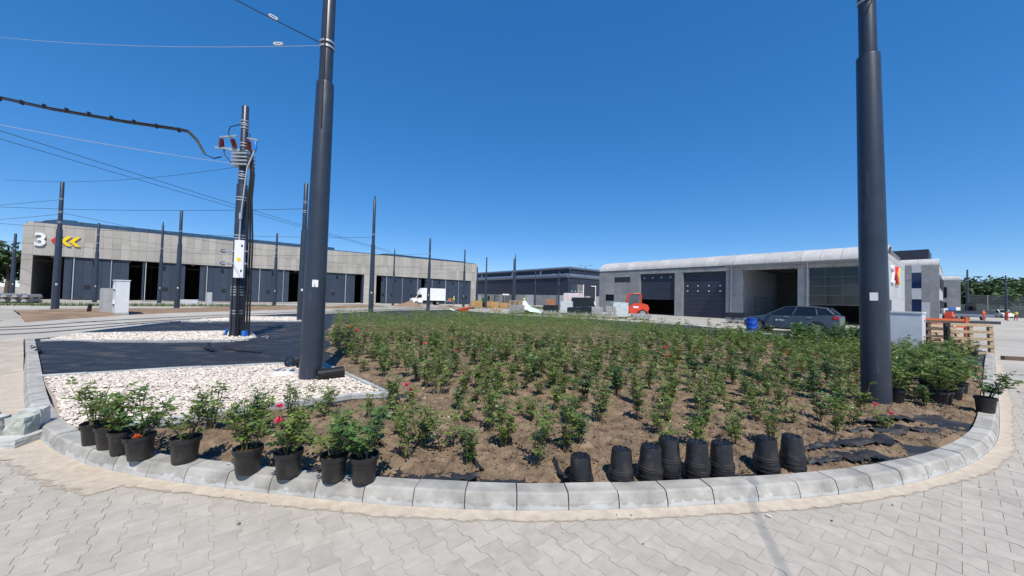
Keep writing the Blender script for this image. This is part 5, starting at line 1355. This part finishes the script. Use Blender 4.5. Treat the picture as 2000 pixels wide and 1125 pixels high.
# weeds along the track edge
wd = MB()
for k in range(2600):
    t_ = rnd.random(); x = -42 + 16*t_ + rnd.gauss(0,.8); y = 28 + 13*t_ + rnd.gauss(0,.5); h_ = rnd.uniform(.08,.38); a = rnd.uniform(0,6.28)
    wd.add([(x,y,-.03),(x+.05*math.cos(a),y+.05*math.sin(a),-.03),(x+rnd.gauss(0,.1),y+rnd.gauss(0,.1),h_)], [(0,1,2)])
for k in range(3200):
    x = rnd.uniform(-7,12); y = 60 + rnd.gauss(0,1.6) + (x+7)*.15; h_ = rnd.uniform(.08,.5); a = rnd.uniform(0,6.28)
    wd.add([(x,y,-.03),(x+.09*math.cos(a),y+.09*math.sin(a),-.03),(x+rnd.gauss(0,.12),y+rnd.gauss(0,.1),h_)], [(0,1,2)])
stuff(wd.build('weeds', M_grass))
# barrel
t = thing('oil_barrel', 'bright blue steel barrel by the front of the grey car', 'barrel', (13.55,20.8,-.03)); t.scale = (.94,)*3
q = MB(); q.lathe([(.285,0),(.29,.02),(.285,.04),(.285,.28),(.297,.30),(.285,.32),(.285,.56),(.297,.58),(.285,.60),(.285,.84),(.292,.86),(.285,.88),(.27,.88),(.265,.865)], 28, cap=True); q.build('drum', M_bluep, t, smooth=40)
q = MB(); q.lathe([(.03,0),(.03,.02)],10,(.15,.05,.866)); q.build('bung', M_galv, t)
for k, (x, y, a, lb) in enumerate(((12.6,20.0,.1,'flat grey board with debris in front of the barrel'),(13.6,18.9,-.3,'second flat grey board lying beside the dark shrubs'),(11.6,20.9,.3,'pale broken board at the fabric edge'))):
    q = MB(); q.obox((0,0,.05),(1.5,.5,.03),0,0,.02,.03)
    for j in range(5): q.obox((rnd.uniform(-.6,.6),rnd.uniform(-.2,.2),.09),(rnd.uniform(.1,.4),.07,.05),rnd.uniform(0,3))
    tag(q.build('board_debris', M_block, None, (x,y,0), a), lb, 'debris')
# pallet crate behind car, upright pallets, trestle
crate(18.3,17.4,-.75,'pale wooden pallet crate behind the rear of the car',1.0,1.0,M_wood,False,.8)
def upright(x, y, rz, label, m, lean=.12, w_=1.2, h_=1.0):
    t = thing('upright_pallet', label, 'pallet', (x, y, .02), rz); t.rotation_euler = (-lean, 0, rz)
    for k in range(5): q = MB(); q.box(-w_/2,-.02,.03+k*(h_-.1)/4,w_/2,0,.13+k*(h_-.1)/4); q.build('board', m, t)
    for k in range(3): q = MB(); q.box(-w_/2+k*(w_-.1)/2,.002,0,-w_/2+.1+k*(w_-.1)/2,.1,h_+.03); q.build('batten', m, t)
    return t
upright(14.75,13.0,-.2,'pallet coloured dark for shade standing upright beside the control cabinet',M_wooddk,.03,1.15,1.12)  # shade on this pallet is put into its dark wood colour
upright(15.75,12.6,-.2,'fresh pale pallet standing upright at the kerb',M_wood,.05,1.2,1.05)
upright(16.1,13.6,-.3,'pale pallet frame leaning diagonally behind the fresh pallet',M_wood,.6,1.2,1.1)
crate(16.6,14.4,-.3,'low pale pallet box behind the upright pallets',1.2,.55,M_wood,False,.8)
t = thing('trestle_barrier', 'orange steel trestle barrier behind the wooden pallets', 'barrier', (17.7,15.5,-.03), -.25)
for s_ in (-1,1): q = MB(); q.box(s_*1.1-.05,-.05,0,s_*1.1+.05,.05,1.3); q.build('post', M_orange, t)
for zz in (.85,1.12): q = MB(); q.box(-1.1,-.03,zz,1.1,.03,zz+.09); q.build('rail', M_orange, t)
q = MB(); q.obox((0,0,1.0),(1.2,.04,.06),0,0,0,.2); q.build('brace', M_orange, t)
q = MB(); q.box(-.5,-.06,.55,.2,-.035,.98); q.build('board', M_wood, t)
q = MB(); q.box(0,0,0,1.6,.15,.12); tag(q.build('timber_beam', M_wooddk, None, (15.9,11.9,-.02), -.3), 'short dark timber beam on the paving by the fresh pallet', 'timber')
q = MB(); q.box(0,0,0,11,.35,.35); tag(q.build('pipe_run', M_pole, None, (46,43.5,-.03), -.05), 'long dark steel beam lying across the right yard', 'beam')

# ================================================================ VEHICLES
def wheel(par, x, y, z, r_, wd, side, rim=M_rim):
    q = MB(); q.lathe([(r_*.62,-wd/2),(r_*.95,-wd/2),(r_,-wd*.3),(r_,wd*.3),(r_*.95,wd/2),(r_*.62,wd/2)], 24); o = q.build('wheel', M_tyre, par, (x,y,z), smooth=40); o.rotation_euler = (math.pi/2,0,0)
    q = MB(); q.lathe([(r_*.64,wd/2+.004),(r_*.6,wd/2+.008)],20); q.build('hub_well', M_black, o, (0,0,0)).rotation_euler = (math.pi if side > 0 else 0,0,0); q = MB(); q.lathe([(r_*.66,wd/2+.002),(r_*.66,wd/2+.014),(r_*.6,wd/2+.014)],20,cap=False); q.lathe([(r_*.14,wd/2+.01),(r_*.12,wd/2+.022)],10)
    for k in range(8):
        a = 2*math.pi*k/8; q.obox((r_*.33*math.cos(a), r_*.33*math.sin(a), wd/2+.016), (r_*.5,r_*.09,.012), a)
    q2 = q.build('rim', rim, o, (0,0,0)); 
    if side > 0: q2.rotation_euler = (math.pi,0,0)
    return o
def car(x, y, rz):
    t = thing('parked_car', 'dark grey hatchback parked before the garage with a small white logo', 'car', (x, y, -.03), rz); t.scale = (1.05,)*3
    st = [(2.17,.30,.60,.60),(2.10,.22,.70,.76),(1.85,.19,.79,.86),(1.3,.19,.90,.885),(.9,.19,.965,.89),(0,.19,.99,.895),(-1,.19,1.02,.89),(-1.65,.20,1.05,.875),(-2.0,.28,1.06,.83),(-2.14,.38,1.0,.76),(-2.19,.46,.90,.68)]
    V = []; n_ = 10
    for (sx, zb, zt, hw) in st:
        zm = zb + (zt-zb)*.55
        V += [(sx,-hw*.9,zb),(sx,-hw,zb+.1),(sx,-hw*1.0,zm),(sx,-hw*.955,zt-.03),(sx,-hw*.86,zt),(sx,hw*.86,zt),(sx,hw*.955,zt-.03),(sx,hw*1.0,zm),(sx,hw,zb+.1),(sx,hw*.9,zb)]
    F = [(i*n_+k, i*n_+(k+1)%n_, (i+1)*n_+(k+1)%n_, (i+1)*n_+k) for i in range(len(st)-1) for k in range(n_)] + [tuple(range(n_)), tuple(range(len(V)-1, len(V)-1-n_, -1))]
    q = MB(); q.add(V, F); q.build('body', M_car, t, smooth=32)
    # cabin: belt outline to roof outline
    belt = [(.98,-.70),(.80,-.80),(-.2,-.845),(-1.3,-.83),(-1.95,-.72),(-2.02,-.55)]
    top = [(.18,-.53),(.08,-.60),(-.4,-.63),(-1.2,-.61),(-1.62,-.55),(-1.66,-.42)]
    zb = [.96,.97,1.0,1.03,1.06,1.06]; zt_ = [1.40,1.415,1.455,1.44,1.38,1.375]
    V = []
    for s_ in (-1,1):
        for i in range(6): V.append((belt[i][0], belt[i][1]*-s_, zb[i])); V.append((top[i][0], top[i][1]*-s_, zt_[i]))
    F = []
    for b0 in (0,12):
        for i in range(5): F.append((b0+2*i,b0+2*i+2,b0+2*i+3,b0+2*i+1))
    F += [(0,1,13,12),(10,22,23,11)]
    q = MB(); q.add(V, F); q.build('window_glass', M_glass, t)
    V = []; 
    for i in range(6): V += [(top[i][0], top[i][1]*1.02, zt_[i]+.004), (top[i][0]*1.0, 0, zt_[i]+.045), (top[i][0], -top[i][1]*1.02, zt_[i]+.004)]
    q = MB(); q.add(V, [(i*3+k, i*3+k+1, (i+1)*3+k+1, (i+1)*3+k) for i in range(5) for k in range(2)])
    for s_ in (-1,1):
        def pil(i, w_, f0=0, f1=1):
            a = Vector((belt[i][0], belt[i][1]*s_*1.005, zb[i])); b = Vector((top[i][0], top[i][1]*s_*1.005, zt_[i])); q.tube([a, b], w_, 5)
        pil(0,.045); pil(4,.09); pil(3,.03)
        for (i0, fr_) in ((2,.1),):
            a = Vector((-.25,-.845*s_,1.0)); b = Vector((-.42,-.63*s_,1.455)); q.tube([a,b],.035,5)
        q.tube([(top[i][0], top[i][1]*s_*1.02, zt_[i]+.005) for i in range(6)], .03, 5)
    q.build('roof', M_car, t, smooth=40)
    for sx in (1.38,-1.30):
        for s_ in (-1,1):
            q = MB(); q.lathe([(.385,0),(.385,.03)],24); o = q.build('wheel_arch', M_black, t, (sx, s_*.868 + (0 if s_ > 0 else 0), .33)); o.rotation_euler = (math.pi/2*(1 if s_ < 0 else -1),0,0)
            wheel(t, sx, s_*.83, .325, .325, .2, 1 if s_ > 0 else -1)
    for s_ in (-1,1):
        q = MB(); q.obox((-2.03,s_*.72,.93),(.22,.20,.14),s_*.35); q.build('tail_light', M_taill, t)
        q = MB(); q.obox((2.03,s_*.64,.66),(.22,.26,.10),-s_*.45); q.build('headlight', M_headl, t)
        q = MB(); q.obox((.78,s_*.97,1.0),(.14,.2,.12)); q.build('mirror', M_car, t)
        for hx_ in (.0,-1.0): q = MB(); q.obox((hx_,s_*.90,.90),(.2,.02,.03)); q.build('door_handle', M_galv, t)
        for hx_ in (.55,-.5): q = MB(); q.box(hx_-.004,s_*.896-.004,.3,hx_+.004,s_*.896+.004,.96); q.build('door_gap', M_black, t)
        q = MB(); q.box(.42,s_*.899-.003,.66,.50,s_*.899+.003,.73); q.box(.10,s_*.899-.003,.68,.36,s_*.899+.003,.715); q.build('door_logo', M_white, t)
        q = MB(); q.box(-1.0,s_*.885-.01,.2,1.0,s_*.885+.01,.26); q.build('sill', M_black, t)
    return t
vdir = math.atan2(.772, -.635)          # car nose points away-left along the garage front
car(16.6, 21.9, vdir)

def boxtruck(x, y, rz):
    t = thing('box_truck', 'white box truck with a lowered tail lift before the tram doors', 'truck', (x, y, -.03), rz)
    q = MB(); q.box(-3.0,-1.05,.85,1.15,1.05,3.05); q.build('cargo_box', M_white, t)
    q = MB(); q.prism([(1.15,.45),(3.0,.45),(3.05,.75),(2.95,1.05),(2.45,1.25),(1.95,1.95),(1.75,2.05),(1.15,2.08)], -.95, .95, 'y'); q.build('cab', M_white, t)
    q = MB(); q.prism([(1.16,2.09),(1.75,2.12),(1.35,2.9),(1.16,3.0)], -.92, .92, 'y'); q.build('wind_deflector', M_white, t)
    for s_ in (-1,1):
        q = MB(); q.prism([(1.35,1.3),(2.3,1.3),(1.92,1.9),(1.35,1.92)], s_*.955-.006, s_*.955+.006, 'y'); q.build('side_window', M_glass, t)
        q = MB(); q.obox((2.1,s_*1.08,1.45),(.12,.18,.32)); q.build('mirror', M_black, t)
        q = MB(); q.obox((2.95,s_*.75,.92),(.14,.3,.2)); q.build('headlight', M_headl, t)
    q = MB(); q.add([(2.45,-.85,1.28),(2.45,.85,1.28),(1.98,.8,1.95),(1.98,-.8,1.95)], [(0,1,2,3)]); q.v = [(a+.02,b,c_+.02) for a,b,c_ in q.v]; q.build('windscreen', M_glass, t)
    q = MB(); q.box(-3.0,-.5,.55,2.8,.5,.85); q.box(2.85,-.95,.35,3.12,.95,.72); q.build('chassis', M_black, t)
    for sx in (2.25,-1.6):
        for s_ in (-1,1): wheel(t, sx, s_*.85, .36, .36, .24, 1 if s_ > 0 else -1, M_grey)
    q = MB(); q.box(-4.6,-.95,.78,-3.05,.95,.84); q.build('tail_lift', M_grey, t)
    q = MB(); q.obox((-4.1,.2,1.05),(.5,.05,.5),0,0,0,.5); q.build('warning_flag', M_orange, t)
boxtruck(-15.3, 67.2, GA*.72 + math.pi)

def telehandler(x, y, rz):
    t = thing('telehandler', 'compact red telehandler with open cab behind the block packs', 'loader', (x, y, -.03), rz)
    q = MB(); q.prism([(-1.35,.55),(-1.5,.95),(-1.35,1.3),(-.9,1.42),(-.2,1.45),(.55,1.05),(1.1,1.0),(1.2,.5),(.6,.42),(-.8,.42)], -.55, .55, 'y'); q.build('body', M_vred, t, smooth=25)
    for s_ in (-1,1):
        q = MB(); q.tube([(-.75,s_*.5,1.38),(-.72,s_*.5,2.25),(-.55,s_*.5,2.38),(.25,s_*.5,2.36),(.45,s_*.5,2.2),(.62,s_*.5,1.1)], .055, 8); q.build('cab_frame', M_vred, t, smooth=40)
        q = MB(); q.prism([(-.7,1.42),(-.68,2.28),(.3,2.3),(.55,1.15)], s_*.47-.004, s_*.47+.004, 'y'); q.build('cab_window', mat('clear_glass', (.10,.13,.15), .06, .02, 3, alpha=.35, spec=.6), t)
        q = MB(); q.obox((-.25,s_*.556,1.05),(.5,.008,.18)); q.build('logo_plate', M_white, t)
        for sx in (-.85,.85):
            wheel(t, sx, s_*.62, .42, .42, .3, 1 if s_ > 0 else -1, M_offwhite)
            q = MB(); q.lathe([(.52,-.02),(.52,.02)],18); q2 = MB(); q2.prism([(sx+.56*math.cos(a),.45+.5*math.sin(a)) for a in [k*math.pi/8 for k in range(9)]] + [(sx-.48,.45),(sx-.4,.66),(sx,.86),(sx+.4,.66),(sx+.48,.45)], s_*.45, s_*.8, 'y'); q2.build('mudguard', M_vred, t)
    q = MB(); q.box(-.7,-.5,2.34,.3,.5,2.4); q.build('cab_roof', M_vred, t)
    q = MB(); q.box(-.3,-.25,1.1,.1,.25,1.25); q.box(-.4,-.25,1.2,-.3,.25,1.75); q.build('seat', M_black, t)
    q = MB(); q.tube([(-1.0,.0,1.25),(1.6,0,.85),(1.9,0,.4)], [.13,.12,.1], 8); q.build('boom', M_black, t)
    q = MB(); q.box(1.85,-.6,.15,1.95,.6,1.0)
    for s_ in (-.35,.35): q.box(1.95,s_-.06,.15,3.1,s_+.06,.21)
    q.build('fork', M_black, t)
telehandler(12.0, 36.6, math.pi - .2)
def smallvan(x, y, rz, label, m, sc=1.0):
    t = thing('small_van', label, 'van', (x, y, -.03), rz); t.scale = (sc,)*3
    q = MB(); q.prism([(-2.1,.3),(-2.15,1.0),(-2.0,1.75),(-1.5,1.9),(.3,1.88),(1.1,1.15),(2.0,.95),(2.15,.6),(2.1,.3)], -.85, .85, 'y'); q.build('body', m, t, smooth=30)
    q = MB(); q.add([(.36,-.72,1.82),(.36,.72,1.82),(1.08,.78,1.2),(1.08,-.78,1.2)], [(0,1,2,3)]); q.v = [(a+.03,b,c_+.03) for a,b,c_ in q.v]; q.build('windscreen', M_glass, t)
    for s_ in (-1,1):
        q = MB(); q.prism([(-.3,1.15),(.9,1.15),(.3,1.7),(-.3,1.72)], s_*.853-.004, s_*.853+.004, 'y'); q.build('side_window', M_glass, t)
        for sx in (1.35,-1.35): wheel(t, sx, s_*.78, .31, .31, .2, 1 if s_ > 0 else -1)
smallvan(113,85,-2.0,'small white van parked before the mesh fence behind two workers',M_white)
smallvan(106.5,84.5,1.2,'low white car parked left of the white van',M_offwhite,.82)
t = thing('trailer', 'flat blue grey trailer with machinery on the right yard', 'trailer', (72.5,59.5,-.03), .1)
q = MB(); q.box(-4.5,-1.1,.6,4.5,1.1,1.0); q.build('bed', M_navyl, t)
q = MB(); q.box(-4.4,-1.12,1.0,4.4,-1.06,1.5); q.build('side_board', M_navy, t)
for sx in (-2,-1,2.5):
    for s_ in (-1,1): wheel(t, sx, s_*.95, .4, .4, .25, 1 if s_ > 0 else -1)
for k, (sx, m) in enumerate(((-3.6,M_offwhite),(-2.6,M_cyan),(-1.4,M_white))): q = MB(); q.box(sx-.4,-.6,1.0,sx+.4,.6,1.8+.1*k); q.build('crate_load', m, t)
q = MB(); q.box(1.8,-.7,1.0,3.8,.7,2.2); q.prism([(1.6,2.2),(3.9,2.2),(3.5,2.7),(2.0,2.7)],-.6,.6,'y'); q.build('cab_load', M_glass, t)
t = thing('red_tractor', 'red machine half hidden by the office block corner', 'vehicle', (63.0,53.0,-.03), .4); t.scale = (.62,)*3
q = MB(); q.box(-.9,-.6,.5,.9,.6,1.3); q.prism([(-.9,1.3),(.3,1.3),(.1,2.1),(-.8,2.1)],-.55,.55,'y'); q.build('body', M_vred, t)
for sx in (-.6,.6):
    for s_ in (-1,1): wheel(t, sx, s_*.65, .45, .45, .25, 1 if s_ > 0 else -1)

# ================================================================ PEOPLE
def person(x, y, face, label, pose, vest, legs, helmet, scale=1.0, shorts=False, z=-.03):
    t = thing('person', label, 'person', (x, y, z), face); t.scale = (scale,)*3
    # joints: skinned skeleton, front = -Y
    J = {'pel':(0,0,.95),'chest':(0,.02,1.28),'neck':(0,.01,1.48),'head':(0,-.01,1.60),'crown':(0,-.01,1.72),
         'lsh':(.19,.01,1.42),'lel':(.27,-.02,1.15),'lwr':(.26,-.16,.95),'lhd':(.26,-.21,.88),'rsh':(-.19,.01,1.42),'rel':(-.27,-.02,1.15),'rwr':(-.26,-.16,.95),'rhd':(-.26,-.21,.88),
         'lhip':(.10,0,.92),'lkn':(.12,-.03,.50),'lan':(.13,.02,.09),'lft':(.14,-.14,.03),'rhip':(-.10,0,.92),'rkn':(-.12,-.02,.50),'ran':(-.13,.02,.09),'rft':(-.14,-.14,.03)}
    J.update(pose)
    Rr = {'pel':.15,'chest':.165,'neck':.06,'head':.085,'crown':.06,'lsh':.07,'lel':.05,'lwr':.036,'lhd':.035,'rsh':.07,'rel':.05,'rwr':.036,'rhd':.035,'lhip':.1,'lkn':.066,'lan':.05,'lft':.04,'rhip':.1,'rkn':.066,'ran':.05,'rft':.04}
    E = [('pel','chest'),('chest','neck'),('neck','head'),('head','crown'),('chest','lsh'),('lsh','lel'),('lel','lwr'),('lwr','lhd'),('chest','rsh'),('rsh','rel'),('rel','rwr'),('rwr','rhd'),('pel','lhip'),('lhip','lkn'),('lkn','lan'),('lan','lft'),('pel','rhip'),('rhip','rkn'),('rkn','ran'),('ran','rft')]
    names = list(J); me = bpy.data.meshes.new('body'); me.from_pydata([J[n_] for n_ in names], [(names.index(a), names.index(b)) for a, b in E], [])
    o = link('body', me, t); md = o.modifiers.new('skin', 'SKIN'); md.use_smooth_shade = True
    for i, n_ in enumerate(names):
        sv = me.skin_vertices[0].data[i]; sv.radius = (Rr[n_], Rr[n_]); sv.use_root = (n_ == 'pel')
    o.modifiers.new('sub', 'SUBSURF').levels = 1; o.modifiers['sub'].render_levels = 1
    # clothing colours by height through a procedural material
    nm = 'clothing_' + str(len(bpy.data.materials)); m = bpy.data.materials.new(nm); m.use_nodes = True; N = m.node_tree.nodes; L = m.node_tree.links
    tc = N.new('ShaderNodeTexCoord'); sx_ = N.new('ShaderNodeSeparateXYZ'); L.new(tc.outputs['Object'], sx_.inputs[0])
    mr = N.new('ShaderNodeMath'); mr.operation = 'DIVIDE'; L.new(sx_.outputs['Z'], mr.inputs[0]); mr.inputs[1].default_value = 2.0
    cr = N.new('ShaderNodeValToRGB'); cr.color_ramp.interpolation = 'CONSTANT'; L.new(mr.outputs[0], cr.inputs[0])
    def c4(c_): return (*c_, 1)
    skin = (.42,.25,.17); hz_ = J['chest'][2]; hip = J['pel'][2]
    el = cr.color_ramp.elements; el[0].position = 0; el[0].color = c4((.03,.025,.02)); el[1].position = .05; el[1].color = c4(skin if shorts else legs)
    if shorts: e = el.new(.27); e.color = c4(legs)
    e = el.new((hip+.02)/2); e.color = c4(vest); e = el.new((J['neck'][2]-.02)/2); e.color = c4(skin)
    L.new(cr.outputs[0], N['Principled BSDF'].inputs['Base Color']); N['Principled BSDF'].inputs['Roughness'].default_value = .8
    me.materials.append(m)
    hd = J['head']
    q = MB(); q.lathe([(.135,0),(.128,.01),(.108,.015),(.10,.07),(.07,.12),(.02,.14)], 14); q.build('helmet', helmet, t, (hd[0], hd[1], hd[2]+.05), smooth=50)
    # face: nose
    q = MB(); q.obox((hd[0], hd[1]-.095, hd[2]+.0), (.025,.03,.04)); q.build('nose', M_skin, t)
    for s_ in (-1,1):
        w_ = J['lhd'] if s_ > 0 else J['rhd']; q = MB()
        for k in range(4): q.tube([(w_[0]-.03+.02*k, w_[1]-.02, w_[2]), (w_[0]-.03+.02*k, w_[1]-.06, w_[2]-.03), (w_[0]-.03+.02*k, w_[1]-.055, w_[2]-.06)], .009, 5)
        q.tube([(w_[0]-s_*.035, w_[1], w_[2]+.01), (w_[0]-s_*.055, w_[1]-.035, w_[2]-.01)], .01, 5); q.build('fingers', M_skin, t)
    return t
Y_ = (.62,.72,.03); O_ = (.85,.17,.03)
person(-10.9,69.5,-1.2,'worker in a yellow vest and white helmet reading a sheet by the hall',{'lel':(.24,-.16,1.2),'lwr':(.12,-.34,1.28),'lhd':(.10,-.38,1.32),'rel':(-.24,-.16,1.2),'rwr':(-.12,-.34,1.28),'rhd':(-.10,-.38,1.32)},Y_,(.16,.09,.06),M_white,1.0,True)
person(1.15,40.8,.5,'worker in a yellow hooded vest bending over the mint plastic sheet',{'chest':(0,-.22,1.18),'neck':(0,-.36,1.33),'head':(0,-.44,1.40),'crown':(0,-.48,1.50),'lsh':(.19,-.26,1.28),'lel':(.24,-.42,1.05),'lwr':(.2,-.52,.85),'lhd':(.2,-.55,.78),'rsh':(-.19,-.26,1.28),'rel':(-.24,-.42,1.05),'rwr':(-.2,-.52,.85),'rhd':(-.2,-.55,.78)},Y_,(.04,.045,.06),M_hivis,1.05)
person(9.3,42.5,.2,'worker with a yellow helmet standing behind the black film pack',{},(.75,.76,.74),(.05,.05,.07),M_hivis,1.05)
person(73.2,57.2,.5,'worker in orange overalls at the right end of the trailer',{'lel':(.24,-.16,1.2),'lwr':(.14,-.32,1.15),'lhd':(.12,-.37,1.15)},O_,(.62,.08,.05),M_cyan,1.02)
person(80.6,60,1.2,'worker in orange jacket facing a colleague on the open yard',{'rel':(-.24,-.16,1.2),'rwr':(-.12,-.3,1.2),'rhd':(-.10,-.35,1.22)},O_,(.60,.10,.08),M_cloth,1.0)
person(83.4,61,-1.2,'worker in yellow vest and red trousers facing the orange jacket worker',{'lel':(.24,-.16,1.2),'lwr':(.14,-.32,1.15),'lhd':(.12,-.37,1.15)},(.66,.62,.08),(.45,.05,.06),M_cloth,1.0)
print('objects', len(bpy.data.objects))
